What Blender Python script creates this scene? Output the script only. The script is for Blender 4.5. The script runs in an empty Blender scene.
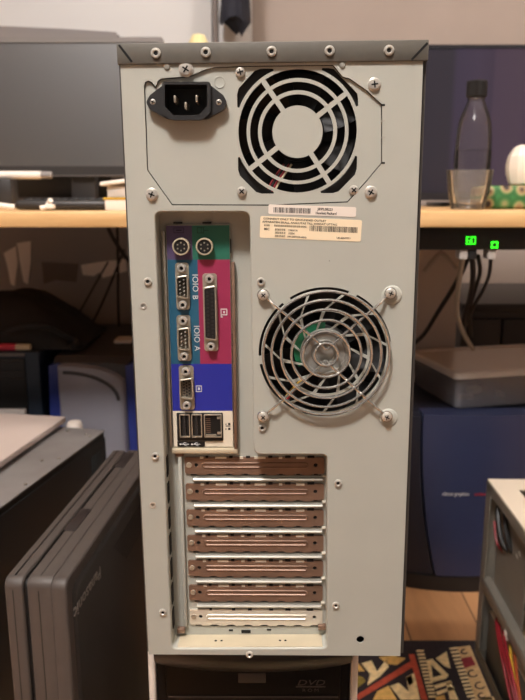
import bpy, bmesh, math, random
from mathutils import Vector, Matrix, Euler, noise
random.seed(7)
PI = math.pi
R = math.radians
scene = bpy.context.scene
COL = scene.collection

# ------------------------------------------------------------------ camera model
CAM = Vector((0, 0, 0.757)); PITCH = R(12.3); FPX = 700.0
FW = Vector((0, math.cos(PITCH), -math.sin(PITCH))); UP = Vector((0, math.sin(PITCH), math.cos(PITCH)))
def ray(px, py): return FW + Vector((1, 0, 0)) * ((px - 262.5) / FPX) + UP * ((350 - py) / FPX)
def at(px, py, Y):
    d = ray(px, py); return CAM + d * ((Y - CAM.y) / d.y)
def atz(px, py, Z):
    d = ray(px, py); return CAM + d * ((Z - CAM.z) / d.z)
TW = Matrix.Translation((0.0099, 0.4637, CAM.z - 0.3357)) @ Euler((0, R(-0.45), R(-1.2))).to_matrix().to_4x4()
TWI = TW.inverted()
def L(px, py, d=0.0):
    """point of the tower's rear face (or a plane d behind it) in the tower's own coordinates"""
    o = TWI @ CAM; v = TWI.to_3x3() @ ray(px, py)
    p = o + v * ((d - o.y) / v.y); return (p.x, p.z)
def LL(pts, d=0.0): return [L(x, y, d) for x, y in pts]

# ------------------------------------------------------------------ materials
def lin(c): 
    c = c / 255.0
    return c / 12.92 if c <= 0.04045 else ((c + 0.055) / 1.055) ** 2.4
def rgb(r, g, b): return (lin(r), lin(g), lin(b), 1)
MATS = {}
def mat(name, col, rough=0.5, metal=0.0, var=0.0, vscale=40, bump=0.0, bscale=300, spec=0.5, coat=0.0, stretch=None, emit=None, estr=1):
    m = bpy.data.materials.new(name); m.use_nodes = True; nt = m.node_tree; b = nt.nodes['Principled BSDF']
    b.inputs['Base Color'].default_value = rgb(*col); b.inputs['Roughness'].default_value = rough
    b.inputs['Metallic'].default_value = metal; b.inputs['Specular IOR Level'].default_value = spec
    b.inputs['Coat Weight'].default_value = coat
    if emit: b.inputs['Emission Color'].default_value = rgb(*emit); b.inputs['Emission Strength'].default_value = estr
    tc = nt.nodes.new('ShaderNodeTexCoord'); src = tc.outputs['Object']
    if stretch:
        mp = nt.nodes.new('ShaderNodeMapping'); mp.inputs['Scale'].default_value = stretch
        nt.links.new(src, mp.inputs['Vector']); src = mp.outputs['Vector']
    if var:
        n = nt.nodes.new('ShaderNodeTexNoise'); n.inputs['Scale'].default_value = vscale; n.inputs['Detail'].default_value = 4
        nt.links.new(src, n.inputs['Vector'])
        r = nt.nodes.new('ShaderNodeMapRange'); r.inputs['From Min'].default_value = .3; r.inputs['From Max'].default_value = .7
        r.inputs['To Min'].default_value = 1 - var; r.inputs['To Max'].default_value = 1 + var
        nt.links.new(n.outputs['Fac'], r.inputs['Value'])
        h = nt.nodes.new('ShaderNodeHueSaturation'); h.inputs['Color'].default_value = rgb(*col)
        nt.links.new(r.outputs['Result'], h.inputs['Value']); nt.links.new(h.outputs['Color'], b.inputs['Base Color'])
    if bump:
        n2 = nt.nodes.new('ShaderNodeTexNoise'); n2.inputs['Scale'].default_value = bscale; n2.inputs['Detail'].default_value = 3
        nt.links.new(src, n2.inputs['Vector'])
        bp = nt.nodes.new('ShaderNodeBump'); bp.inputs['Strength'].default_value = bump; bp.inputs['Distance'].default_value = 0.001
        nt.links.new(n2.outputs['Fac'], bp.inputs['Height']); nt.links.new(bp.outputs['Normal'], b.inputs['Normal'])
    MATS[name] = m; return m
def thin_glass(name, col, gloss_rough=0.03, diffuse=0.0, dcol=(200, 200, 200), ior=1.25):
    m = bpy.data.materials.new(name); m.use_nodes = True; nt = m.node_tree; nt.nodes.clear()
    out = nt.nodes.new('ShaderNodeOutputMaterial'); tr = nt.nodes.new('ShaderNodeBsdfTransparent'); tr.inputs[0].default_value = rgb(*col)
    gl = nt.nodes.new('ShaderNodeBsdfGlossy'); gl.inputs['Roughness'].default_value = gloss_rough
    fr = nt.nodes.new('ShaderNodeFresnel'); fr.inputs[0].default_value = ior
    mx = nt.nodes.new('ShaderNodeMixShader'); nt.links.new(fr.outputs[0], mx.inputs[0]); 
    first = tr.outputs[0]
    if diffuse:
        df = nt.nodes.new('ShaderNodeBsdfDiffuse'); df.inputs[0].default_value = rgb(*dcol)
        m2 = nt.nodes.new('ShaderNodeMixShader'); m2.inputs[0].default_value = diffuse
        nt.links.new(first, m2.inputs[1]); nt.links.new(df.outputs[0], m2.inputs[2]); first = m2.outputs[0]
    nt.links.new(first, mx.inputs[1]); nt.links.new(gl.outputs[0], mx.inputs[2]); nt.links.new(mx.outputs[0], out.inputs[0])
    MATS[name] = m; return m

mat('paint', (167, 168, 159), .5, 0, .025, 30, .06, 1500)
mat('paint_dark', (84, 81, 74), .55, 0, .05, 200, .12, 1800)
mat('side_dark', (60, 56, 52), .5)
mat('galv', (168, 166, 157), .34, .5, .08, 60, .04, 500)
mat('galv_warm', (206, 194, 168), .42, .3, .08, 40)
mat('copper', (124, 99, 83), .42, .35, .14, 70, .05, 400)
mat('chrome', (190, 188, 182), .24, .82)
mat('dull_zinc', (140, 139, 133), .3, .35)
mat('steel', (196, 192, 183), .32, .5)
mat('nickel', (172, 165, 150), .34, .6, .1, 200)
mat('zinc_white', (214, 208, 192), .35, .3)
mat('black', (14, 13, 13), .5)
mat('hole', (4, 4, 4), .9)
mat('black_plastic', (36, 36, 37), .42)
mat('fan_black', (15, 15, 16), .45, spec=.3)
mat('fan_grey', (84, 84, 82), .4)
mat('pcb_green', (20, 110, 74), .4)
mat('io_purple', (80, 66, 100), .5); mat('io_green', (36, 104, 84), .5); mat('io_teal', (25, 82, 108), .5)
mat('io_magenta', (142, 38, 74), .5); mat('io_blue', (30, 38, 142), .5); mat('io_white', (222, 212, 192), .5)
mat('ink_light', (206, 206, 204), .6); mat('ink_dark', (22, 18, 18), .7); mat('ink_violet', (44, 34, 62), .7); mat('ink_green', (12, 62, 50), .7)
mat('paper_white', (222, 212, 200), .7); mat('paper_cream', (232, 214, 182), .7)
mat('red_wire', (136, 26, 36), .45); mat('yellow_wire', (190, 152, 50), .45); mat('black_wire', (22, 21, 21), .45)
mat('cream_wire', (205, 190, 160), .5); mat('grey_wire', (150, 142, 132), .5); mat('orange_wire', (150, 70, 34), .45)
mat('ink_dim', (60, 54, 52), .6)

# ------------------------------------------------------------------ mesh builder
def smooth_mesh(me, ang=32):
    me.polygons.foreach_set('use_smooth', [True] * len(me.polygons)); me.set_sharp_from_angle(angle=R(ang))
def catmull(pts, n=8):
    P = [Vector(p) for p in pts]; out = []
    for i in range(len(P) - 1):
        a, b, c, d = P[max(i - 1, 0)], P[i], P[i + 1], P[min(i + 2, len(P) - 1)]
        for k in range(n):
            t = k / n
            out.append(0.5 * ((2 * b) + (c - a) * t + (2 * a - 5 * b + 4 * c - d) * t * t + (3 * b - a - 3 * c + d) * t ** 3))
    out.append(P[-1]); return out
class MB:
    def __init__(s): s.bm = bmesh.new()
    def _mi(s, faces, mi):
        for f in faces: f.material_index = mi
    def box(s, x0, x1, y0, y1, z0, z1, bev=0, mi=0, seg=2, M=None):
        vs = [s.bm.verts.new((x, y, z)) for x in (x0, x1) for y in (y0, y1) for z in (z0, z1)]
        idx = [(0, 1, 3, 2), (4, 6, 7, 5), (0, 4, 5, 1), (2, 3, 7, 6), (0, 2, 6, 4), (1, 5, 7, 3)]
        fs = [s.bm.faces.new([vs[i] for i in q]) for q in idx]; s._mi(fs, mi)
        if bev:
            es = list({e for f in fs for e in f.edges})
            r = bmesh.ops.bevel(s.bm, geom=es, offset=bev, segments=seg, profile=.5, affect='EDGES', material=mi)
            vs = list({v for f in r['faces'] for v in f.verts} | {v for v in vs if v.is_valid})
        if M is not None: bmesh.ops.transform(s.bm, matrix=M, verts=[v for v in vs if v.is_valid])
        return s
    def loft(s, rings, closed=True, cap0=False, cap1=False, mi=0, flip=False):
        V = [[s.bm.verts.new(p) for p in r] for r in rings]; n = len(V[0])
        for a, b in zip(V, V[1:]):
            for i in range(n if closed else n - 1):
                j = (i + 1) % n; q = [a[i], a[j], b[j], b[i]]
                if flip: q.reverse()
                s.bm.faces.new(q).material_index = mi
        if cap0: s.bm.faces.new(V[0] if flip else V[0][::-1]).material_index = mi
        if cap1: s.bm.faces.new(V[-1][::-1] if flip else V[-1]).material_index = mi
        return s
    def lathe(s, prof, c=(0, 0, 0), axis='z', n=24, mi=0):
        """prof = [(r, h)...]; axis z up or y (towards -y, the viewer)"""
        rings = []
        for r, h in prof:
            r = max(r, 1e-5); ring = []
            for k in range(n):
                a = 2 * PI * k / n
                if axis == 'z': p = (c[0] + r * math.cos(a), c[1] + r * math.sin(a), c[2] + h)
                elif axis == 'y': p = (c[0] + r * math.cos(a), c[1] - h, c[2] + r * math.sin(a))
                else: p = (c[0] + h, c[1] + r * math.cos(a), c[2] + r * math.sin(a))
                ring.append(p)
            rings.append(ring)
        return s.loft(rings, cap0=True, cap1=True, mi=mi)
    def tube(s, pts, r, n=8, mi=0, closed=False, smooth=0):
        P = catmull(pts, smooth) if smooth else [Vector(p) for p in pts]
        m = len(P); rings = []; nrm = None
        for i in range(m):
            if closed: t = P[(i + 1) % m] - P[i - 1]
            else: t = P[min(i + 1, m - 1)] - P[max(i - 1, 0)]
            t.normalize()
            if nrm is None:
                nrm = t.orthogonal().normalized()
            nrm = (nrm - t * nrm.dot(t)).normalized(); bi = t.cross(nrm)
            rings.append([P[i] + (nrm * math.cos(2 * PI * k / n) + bi * math.sin(2 * PI * k / n)) * r for k in range(n)])
        if closed:
            # pick the best twist for the closing seam: rings of a planar loop stay aligned
            rings.append(rings[0]); return s.loft(rings, mi=mi)
        return s.loft(rings, cap0=True, cap1=True, mi=mi)
    def plate(s, outer, holes, y0, y1, mi=0):
        """sheet in the XZ plane between depths y0 and y1, with holes"""
        cu = bpy.data.curves.new('tmp', 'CURVE'); cu.dimensions = '2D'; cu.fill_mode = 'BOTH'; cu.extrude = abs(y1 - y0) * 50
        for poly in [outer] + list(holes):
            sp = cu.splines.new('POLY'); sp.points.add(len(poly) - 1)
            for q, (x, z) in zip(sp.points, poly): q.co = (x * 100, z * 100, 0, 1)
            sp.use_cyclic_u = True
        return s._curve(cu, Matrix.Translation((0, (y0 + y1) / 2, 0)) @ Matrix.Rotation(PI / 2, 4, 'X') @ Matrix.Scale(.01, 4), mi)
    def _curve(s, cu, M, mi):
        ob = bpy.data.objects.new('tmp', cu); me = bpy.data.meshes.new_from_object(ob)
        me.transform(M); k = len(s.bm.faces); s.bm.from_mesh(me); s.bm.faces.ensure_lookup_table()
        s._mi(s.bm.faces[k:], mi)
        bpy.data.objects.remove(ob); bpy.data.curves.remove(cu); bpy.data.meshes.remove(me); return s
    def text(s, body, size, M, mi=0, align='LEFT', ext=0.00008, bold=0.0, sx=1.0, shear=0.0, space=1.0):
        cu = bpy.data.curves.new('tmp', 'FONT'); cu.body = body; cu.size = size * 100; cu.extrude = ext * 100; cu.align_x = align
        cu.shear = shear; cu.offset = bold * size * 100; cu.space_character = space; cu.resolution_u = 2
        return s._curve(cu, M @ Matrix.Diagonal((sx * .01, .01, .01, 1)), mi)
    def poly(s, pts, mi=0):
        s.bm.faces.new([s.bm.verts.new(p) for p in pts]).material_index = mi; return s
    def prism(s, pts, vec, mi=0):
        v = Vector(vec); return s.loft([[Vector(p) for p in pts], [Vector(p) + v for p in pts]], cap0=True, cap1=True, mi=mi)
    def mesh(s, name, mats, smooth=32):
        bmesh.ops.remove_doubles(s.bm, verts=s.bm.verts, dist=1e-7)
        bmesh.ops.recalc_face_normals(s.bm, faces=s.bm.faces)
        me = bpy.data.meshes.new(name); s.bm.to_mesh(me); s.bm.free()
        for m in (mats if isinstance(mats, (list, tuple)) else [mats]): me.materials.append(MATS[m])
        if smooth: smooth_mesh(me, smooth)
        return me
    def obj(s, name, mats, parent=None, smooth=32, loc=None, rot=None):
        return link(name, s.mesh(name, mats, smooth), parent, loc, rot)
def link(name, me, parent=None, loc=None, rot=None, scale=None):
    o = bpy.data.objects.new(name, me); COL.objects.link(o)
    if parent: o.parent = parent
    if loc is not None: o.location = loc
    if rot is not None: o.rotation_euler = rot
    if scale is not None: o.scale = scale
    return o
def tag(o, label, cat, group=None, kind=None):
    o['label'] = label; o['category'] = cat
    if group: o['group'] = group
    if kind: o['kind'] = kind
    return o
def thing(name, label, cat, loc=(0, 0, 0), rotz=0.0, group=None):
    return tag(link(name, None, None, loc, (0, 0, rotz)), label, cat, group)
def struct(o): o['kind'] = 'structure'; return o
def circ(cx, cz, r, n=48, a0=0): return [(cx + r * math.cos(a0 + 2 * PI * k / n), cz + r * math.sin(a0 + 2 * PI * k / n)) for k in range(n)]
def rrect(x0, x1, z0, z1, r, n=5):
    out = []
    for cx, cz, a in ((x1 - r, z1 - r, 0), (x0 + r, z1 - r, PI / 2), (x0 + r, z0 + r, PI), (x1 - r, z0 + r, 1.5 * PI)):
        for k in range(n + 1):
            t = a + PI / 2 * k / n; out.append((cx + r * math.cos(t), cz + r * math.sin(t)))
    return out
def round_poly(pts, rads, n=6):
    out = []; N = len(pts)
    for i, p in enumerate(pts):
        r = rads[i] if isinstance(rads, (list, tuple)) else rads
        p = Vector(p); a = Vector(pts[i - 1]) - p; b = Vector(pts[(i + 1) % N]) - p
        if r <= 0: out.append(tuple(p)); continue
        a0 = p + a.normalized() * r; b0 = p + b.normalized() * r
        for k in range(n + 1):
            t = k / n; q = a0 * (1 - t) ** 2 + p * 2 * t * (1 - t) + b0 * t * t; out.append((q.x, q.y))
    return out
def offset(poly, d):
    """outward (d>0) offset of a simple polygon"""
    area = sum(poly[i - 1][0] * p[1] - p[0] * poly[i - 1][1] for i, p in enumerate(poly)); sg = 1 if area > 0 else -1
    out = []; N = len(poly)
    for i in range(N):
        a, b, c = Vector(poly[i - 1]), Vector(poly[i]), Vector(poly[(i + 1) % N])
        n1 = Vector(((b - a).y, -(b - a).x)).normalized() * sg; n2 = Vector(((c - b).y, -(c - b).x)).normalized() * sg
        n = (n1 + n2); n = n / max(n.length_squared / 2, .3); out.append((b.x + n.x * d, b.y + n.y * d))
    return out
def ring3(poly, y): return [(x, y, z) for x, z in poly]
FACE = Matrix.Rotation(PI / 2, 4, 'X')                      # text standing on a surface that looks towards -y
def face_text(x, z, y, rot=0.0): return Matrix.Translation((x, y, z)) @ FACE @ Matrix.Rotation(rot, 4, 'Z')

# ------------------------------------------------------------------ shared fastener meshes (they look towards -y)
def screw_mesh(kind):
    b = MB(); r = .0033
    if kind == 'pan':
        b.lathe([(r, 0), (r, .0010), (r * .86, .0017), (r * .45, .0021), (0, .0022)], axis='y', n=20)
    else:
        b.lathe([(r * 1.25, 0), (r * 1.25, .0006), (r * 1.05, .0010), (r * .95, .0010), (r * .9, .0019), (r * .6, .0021), (0, .0021)], axis='y', n=20)
    h = .0023 if kind == 'pan' else .0022
    for a in (R(20), R(110)):
        b.box(-r * .62, r * .62, -h - .00008, -h + .0006, -.00042, .00042, mi=1, M=Matrix.Rotation(a, 4, 'Y'))
    return b.mesh('screw', ['steel', 'hole'])
def rivet_mesh():
    b = MB(); r = .0032
    b.lathe([(r, 0), (r, .0005), (r * .88, .0013), (r * .6, .0015), (r * .42, .0008), (r * .42, .0002), (0, .0002)], axis='y', n=20)
    b.lathe([(r * .40, .0002), (r * .40, .0006), (0, .0006)], axis='y', n=14, mi=1)
    return b.mesh('rivet', ['steel', 'hole'])
SCREW, HEX, RIVET = screw_mesh('pan'), screw_mesh('hex'), rivet_mesh()

# =================================================================== MAIN TOWER
tower = tag(link('computer_tower', None), 'grey metal computer tower seen from its rear, with two round fans and coloured ports', 'computer')
tower.matrix_world = TW
XL, XR, HT, DEP = -.0972, .0958, .4297, .43
# top cover with folded flange
b = MB()
zt, zb = HT, L(270, 63)[1]
b.box(XL, XR, -.0016, .0012, zb, zt, bev=.0007)
b.box(XL, XR, 0, DEP, HT - .0015, HT)
cov = b.obj('top_cover', 'paint_dark', tower)
def seam(px0, py0, px1, py1, w=.0007):
    a, c = Vector(L(px0, py0)), Vector(L(px1, py1)); t = (c - a).normalized(); n = Vector((-t.y, t.x)) * w
    q = MB(); q.prism([(p.x, -.00185, p.y) for p in (a - n, c - n, c + n, a + n)], (0, .0008, 0))
    q.obj('corner_seam', 'hole', cov)
seam(119.5, 45.5, 132.5, 62.5); seam(427, 43.5, 411, 60.5)
for px, py in ((156.3, 53.8), (206, 52.9), (271.6, 52), (329.3, 51.4), (388.5, 51)):
    x, z = L(px, py); link('rivet', RIVET, cov, (x, -.0016, z))
# side panels and hidden body
for x0, x1, n in ((XL, XL + .0014, 0), (XR - .0016, XR, 1)):
    q = MB(); q.box(x0, x1, .0035, DEP, .0005, HT - .0016); q.obj('side_panel', 'side_dark', tower)
q = MB(); q.box(XL + .002, XR - .002, .004, DEP, .0, .0015); q.box(XL + .002, XR - .002, DEP - .002, DEP, .0015, HT - .002)
q.box(XL + .0014, XL + .0022, .003, DEP - .003, .002, HT - .02); q.box(XR - .0024, XR - .0016, .003, DEP - .003, .002, HT - .02)
q.obj('chassis', 'black', tower)

# recess outline (on the face)
RD = .0165
rec = round_poly(LL([(155, 212.3), (249.5, 212.3), (253.5, 455), (327, 455), (327, 648), (172, 648.5)]), [.0045, .005, .006, .0038, .004, .0045])
# psu opening outline
psu_px = [(144.4, 86), (145.5, 82.3), (148.5, 81), (151.5, 82.4), (155.7, 87.2), (158, 81.5), (161, 79), (168, 78.2), (186, 77), (192, 75.6), (201, 71.5), (207, 69.3), (214, 67.6),
          (244, 66.2), (333, 65.2), (342.5, 77.2), (349.5, 78.6), (367, 91), (381.7, 104.5), (381.7, 163), (365, 183), (347.5, 202), (270, 205.2), (172.2, 204.8), (147.5, 170.2)]
psu = LL(psu_px)
# lower fan opening: slanted spokes, a ring and an outer edge, stamped in the panel
FX, FZ = L(325, 353.2); SC = abs(L(391, 353)[0] - L(259, 353)[0]) / 132.0     # metres per pixel there
def sector(cx, cz, r0, r1, a0, a1, tw=0.0, rmax=None, n=8, rr=None):
    def lim(r, a): return min(r, rmax(a)) if rmax else r
    def an(r): return tw * (r - r0) 
    top = [(a0 + (a1 - a0) * k / n) for k in range(n + 1)]
    out = [(cx + r0 * math.cos(a), cz + r0 * math.sin(a)) for a in top[::-1]]
    o2 = []
    for a in top:
        r = lim(r1, a); o2.append((cx + r * math.cos(a + an(r)), cz + r * math.sin(a + an(r))))
    return out + o2
fan_holes = []
NS = 11
twk = -1.15 / (66 * SC)
for band, (r0, r1) in enumerate(((25, 42.5), (45, 61.5))):
    for k in range(NS):
        a = 2 * PI * k / NS + twk * (r0 - 25) * SC + .2
        hw = 1.0 / r0
        fan_holes.append(sector(FX, FZ, r0 * SC, r1 * SC, a + hw, a + 2 * PI / NS - hw, twk))
for k in range(6):
    a = 2 * PI * k / 6 + .12
    fan_holes.append(sector(FX, FZ, 63.8 * SC, 66.5 * SC, a + .05, a + 2 * PI / 6 - .08, 0, n=14))
small_holes = [(143.3, 305.8, 1.6), (152.8, 505, 1.6), (360.3, 639.6, 4.3), (261, 281.8, 1.4), (262, 427.7, 1.4), (329.5, 261, .5), (150, 240, .4)]
sh = [circ(*L(x, y), r * SC, 20) for x, y, r in small_holes]
xr = XR - .0028; xl = XL + .0016
outer = [(xl, .0006), (xr, .0006), (xr, zb + .002), (xl, zb + .002)]
b = MB(); b.plate(outer, [offset(rec, .0011), offset(psu, .0003)] + fan_holes + sh, 0, .0012)
panel = b.obj('rear_panel', 'paint', tower)
# returned edges of the panel along both sides
b = MB(); b.box(xr - .001, xr, .001, .02, .001, zb); b.box(xl, xl + .001, .001, .02, .001, zb); b.obj('panel_edge', 'paint', panel)
# recess: rolled lip, walls and floor
b = MB()
prof = [(.0012, 0), (.0008, .0001), (.0003, .0005), (.00005, .0012), (0, .002), (0, RD)]
b.loft([ring3(offset(rec, o), y) for o, y in prof])
b.plate(rec, [], RD, RD + .001)
b.obj('recess_panel', 'paint', tower)
# black slots pressed into the recess' left wall
for k in range(7):
    p = L(170.5, 456.5 + 0, .006); z0 = L(172, 465.8, .009)[1] - k * .02032
    f = (z0 - rec[0][1]); xw = L(155, 219)[0] + (L(172, 642)[0] - L(155, 219)[0]) * (L(155, 219)[1] - z0) / (L(155, 219)[1] - L(172, 642)[1])
    q = MB(); q.box(xw - .0004, xw + .0006, .006, .0125, z0 - .0075, z0 + .0075); q.obj('wall_slot', 'hole', tower)
for px, py, w, h in ((231, 630.2, 4, 1.5), (246, 631.4, 9, 3.2), (269, 629.6, 4, 1.5)):
    x, z = L(px, py, RD); q = MB(); q.box(x - w * .0004, x + w * .0004, RD - .0004, RD + .001, z - h * .0004, z + h * .0004); q.obj('vent_notch', 'hole', tower)
# recess floor, the light on the up-facing wall put into a paler colour
zf = rec[-1][1]
fl = [p for p in rec]
zmin = min(p[1] for p in rec); xa = L(180, 648)[0]; xb = L(320, 648)[0]
zl_, zr_ = L(180, 648.5)[1], L(320, 648)[1]; b = MB(); b.prism([(xa - .002, .0014, zl_ - .0003), (xb + .002, .0014, zr_ - .0003), (xb + .002, .0014, zr_ + .0005), (xa - .002, .0014, zl_ + .0005)], (0, RD - .0016, 0))
for px in (214.5, 220.5, 280, 285.5):
    x, z = L(px, 637); b.lathe([(.0009, .0), (.0009, .0002), (0, .0002)], c=(x, .0085, zl_ + (zr_ - zl_) * (px - 180) / 140 + .0005), axis='z', n=10, mi=1)
b.obj('recess_floor', ['galv_warm', 'hole'], tower)
# copper corner clips
for px, py in ((179.5, 453.5), (181, 630.5), (322, 627.5)):
    x, z = L(px, py, RD - .003); q = MB(); q.box(x - .003, x + .003, RD - .004, RD, z - .002, z + .002, bev=.0005); q.obj('clip', 'copper', tower)

# ---- power supply
PD = .0016
b = MB()
GX, GZ = L(297.5, 131.9, PD); GS = abs(L(358, 133, PD)[0] - L(237, 133, PD)[0]) / 121.0
sp_a = [R(37), R(125), R(216.5), R(303)]; hwid = 2.5
holes = []
for (r0, r1) in ((25.2, 35.8), (39.6, 47.5), (51.0, 59.2)):
    for i in range(4):
        a0 = sp_a[i] + math.asin(hwid / r0); a1 = sp_a[(i + 1) % 4] - math.asin(hwid / r0)
        if a1 < a0: a1 += 2 * PI
        o0 = sp_a[i] + math.asin(hwid / r1); o1 = sp_a[(i + 1) % 4] - math.asin(hwid / r1)
        if o1 < o0: o1 += 2 * PI
        n = 16
        inn = [(GX + r0 * GS * math.cos(a0 + (a1 - a0) * k / n), GZ + r0 * GS * math.sin(a0 + (a1 - a0) * k / n)) for k in range(n + 1)][::-1]
        out = [(GX + r1 * GS * math.cos(o0 + (o1 - o0) * k / n), GZ + r1 * GS * math.sin(o0 + (o1 - o0) * k / n)) for k in range(n + 1)]
        holes.append(inn + out)
for q4 in range(4):                                         # corner openings outside the last ring
    ac = PI / 4 + q4 * PI / 2; inn, out = [], []
    for k in range(11):
        a = ac + R(-23 + 46 * k / 10); rs = 60.0 / max(abs(math.cos(a)), abs(math.sin(a)))
        r1 = min(rs, (67.0 if q4 == 0 else 71.0) / max(.01, math.cos(a - ac))); r0 = min(62.6, r1 - .3)
        inn.append((GX + r0 * GS * math.cos(a), GZ + r0 * GS * math.sin(a))); out.append((GX + r1 * GS * math.cos(a), GZ + r1 * GS * math.sin(a)))
    holes.append(inn[::-1] + out)
holes = [[(x, z) for x, z in h] for h in holes]
psu_in = offset(LL(psu_px, PD), -.0004)
b.plate(psu_in, holes + [LL([(166, 85.5), (208.2, 85.5), (208.2, 117), (166, 117)], PD)], PD, PD + .001)
ps = b.obj('power_supply', 'paint', tower)
q = MB()                                                    # fan inside the power supply
q.lathe([(27 * GS, 0), (27 * GS, .004), (25.5 * GS, .0055), (0, .0055)], c=(GX + .0005, .0125, GZ - .0006), axis='y', n=40)
for k in range(7):
    a = 2 * PI * k / 7; rings = []
    for r in (26, 40, 52, 62):
        t = a + (r - 26) * .006
        c0 = (GX + r * GS * math.cos(t), .013, GZ + r * GS * math.sin(t)); t2 = t + .62
        c1 = (GX + r * GS * math.cos(t2), .021, GZ + r * GS * math.sin(t2))
        rings.append([c0, c1, (c1[0], c1[1] + .0012, c1[2]), (c0[0], c0[1] + .0012, c0[2])])
    q.loft(rings, cap0=True, cap1=True)
q.obj('fan_rotor', 'fan_black', ps)
q = MB(); q.plate(rrect(GX - 66 * GS, GX + 66 * GS, GZ - 66 * GS, GZ + 66 * GS, .004), [circ(GX, GZ, 63.5 * GS, 56)], .005, .028)
q.plate(rrect(GX - 66 * GS, GX + 66 * GS, GZ - 66 * GS, GZ + 66 * GS, .004), [], .0285, .0295); q.obj('fan_housing', 'black', ps)
for k, mname in enumerate(('red_wire', 'black_wire', 'red_wire', 'cream_wire')):
    o = k * 2.6
    pts = [L(266 + o, 193, .008), L(271 + o, 183, .008), L(277 + o, 174, .008), L(284 + o, 164, .008)]
    q = MB(); q.tube([(x, .0085 + .001 * i, z) for i, (x, z) in enumerate(pts)], .0007, 8, smooth=4); q.obj('fan_wire', mname, ps)
# inlet socket
def IP(pts): return LL(pts, 0)
body = round_poly(IP([(163.5, 83.2), (211.5, 83.2), (211.5, 114), (203, 121), (171.5, 121), (163.5, 114)]), .0022)
hole = round_poly(IP([(166.2, 86), (208, 86), (208, 107.5), (199.5, 116.2), (174.5, 116.2), (166.2, 107.5)]), .0008)
wing = round_poly(IP([(163.5, 86), (170, 84), (205, 84), (211, 86), (224, 96), (227.2, 103), (224, 110), (207, 119.5), (168, 119.5), (150.5, 110), (147, 103), (150.5, 96)]), .0012)
wh = [circ(*L(153.6, 102.4), .0019, 16), circ(*L(219.2, 102.8), .0019, 16)]
b = MB(); b.plate(wing, [offset(hole, .0002)] + wh, -.0032, PD)
b.plate(body, [hole], -.0060, -.0030)
b.loft([ring3(hole, -.0058), ring3(hole, .012)]); b.plate(offset(hole, .0004), [], .0118, .0125, mi=1)
b.obj('power_inlet', ['black_plastic', 'black'], ps)
for px, py in ((176.4, 100.6), (197.8, 100.2), (187, 107)):
    x, z = L(px, py, .003); q = MB(); q.box(x - .0007, x + .0007, -.004, .012, z - .0021, z + .0021, bev=.0003); q.obj('inlet_pin', 'nickel', ps)
for px, py in ((153.6, 102.4), (219.2, 102.8)):
    x, z = L(px, py); link('inlet_screw', SCREW, ps, (x, -.0012, z), None, (.62, 1, .62))
for px, py, me, dd in ((240.2, 72.4, SCREW, PD), (241.8, 191.5, SCREW, PD), (353.6, 190.2, SCREW, PD)):
    x, z = L(px, py, dd); link('screw', me, ps, (x, dd, z), (0, random.random() * 3, 0), (.95, 1, .95))
x, z = L(219.7, 82.2, PD); q = MB(); q.lathe([(.0036, 0), (.0034, .0004), (.0030, .0002), (.0027, 0.00015), (0, .00015)], c=(x, PD, z), axis='y', n=28); q.obj('stamped_ring', 'paint', ps)
for px, py in ((186, 69.6), (152, 194.6), (374.3, 84.6), (370.7, 192.4)):
    x, z = L(px, py); link('screw', HEX, tower, (x, 0, z), (0, random.random() * 3, 0), (1, 1, 1) if py > 70 else (1.12, 1.1, 1.12))
for px, py, s in ((167, 66.6, .45), (342.3, 64.8, .45)):
    x, z = L(px, py); q = MB(); q.lathe([(.0021, 0), (.0017, .0008), (0, .0011)], c=(x, 0, z), axis='y', n=16); q.obj('dimple', 'galv', tower)
for px, py in ((147.9, 281.5), (260.9, 281.6), (155.2, 456), (338, 483), (163, 612), (335.7, 605), (249.5, 654.2), (262.2, 427.8)):
    x, z = L(px, py); link('rivet', RIVET, tower, (x, 0, z), None, (.86, 1, .86))
for px, py in ((143.3, 305.8), (152.8, 505)):
    x, z = L(px, py); q = MB(); q.lathe([(.0024, 0), (.0024, .0004), (.0014, .0004), (.0012, 0)], c=(x, 0, z), axis='y', n=20); q.obj('eyelet', 'steel', tower)
for px, py in ((381.5, 105), (381.6, 121), (381.6, 137.5), (381.4, 163)):
    x, z = L(px, py); q = MB(); q.box(x, x + .0022, -.0002, .0008, z - .0006, z + .0006); q.obj('latch_notch', 'hole' if py not in (137.5, 121) else 'galv', tower)

# ---- stickers
def sticker(corners, mname, printer, name='sticker'):
    c = [Vector(L(*p)) for p in corners]; o = c[3]; ux = (c[2] - c[3]); uz = (c[0] - c[3])
    W, H = ux.length, uz.length; ang = math.atan2(ux.y, ux.x)
    q = MB(); q.plate(round_poly([(0, 0), (W, 0), (W, H), (0, H)], .0012, 3), [], -.00022, 0)
    s = q.obj(name, mname, tower, loc=(o.x, 0, o.y), rot=(0, -ang, 0))
    p = MB(); printer(p, W, H); p.obj('print', 'ink_dark', s); return s
def bars(p, x0, x1, z0, z1, seed):
    rnd = random.Random(seed); x = x0
    while x < x1:
        w = rnd.choice((.00028, .00028, .00056)); p.box(x, min(x + w, x1), -.00032, -.0002, z0, z1); x += w + rnd.choice((.0003, .0003, .00055))
def t_(p, s, x, z, size, **k): p.text(s, size, face_text(x, z, -.00026), ext=.00006, bold=.02, **k)
def pr1(p, W, H):
    bars(p, W * .06, W * .48, H * .18, H * .72, 3)
    t_(p, 'JB9PL0B223', W * .56, H * .56, H * .36, sx=.9); t_(p, 'Hewlett Packard', W * .54, H * .16, H * .36, sx=.9)
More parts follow.
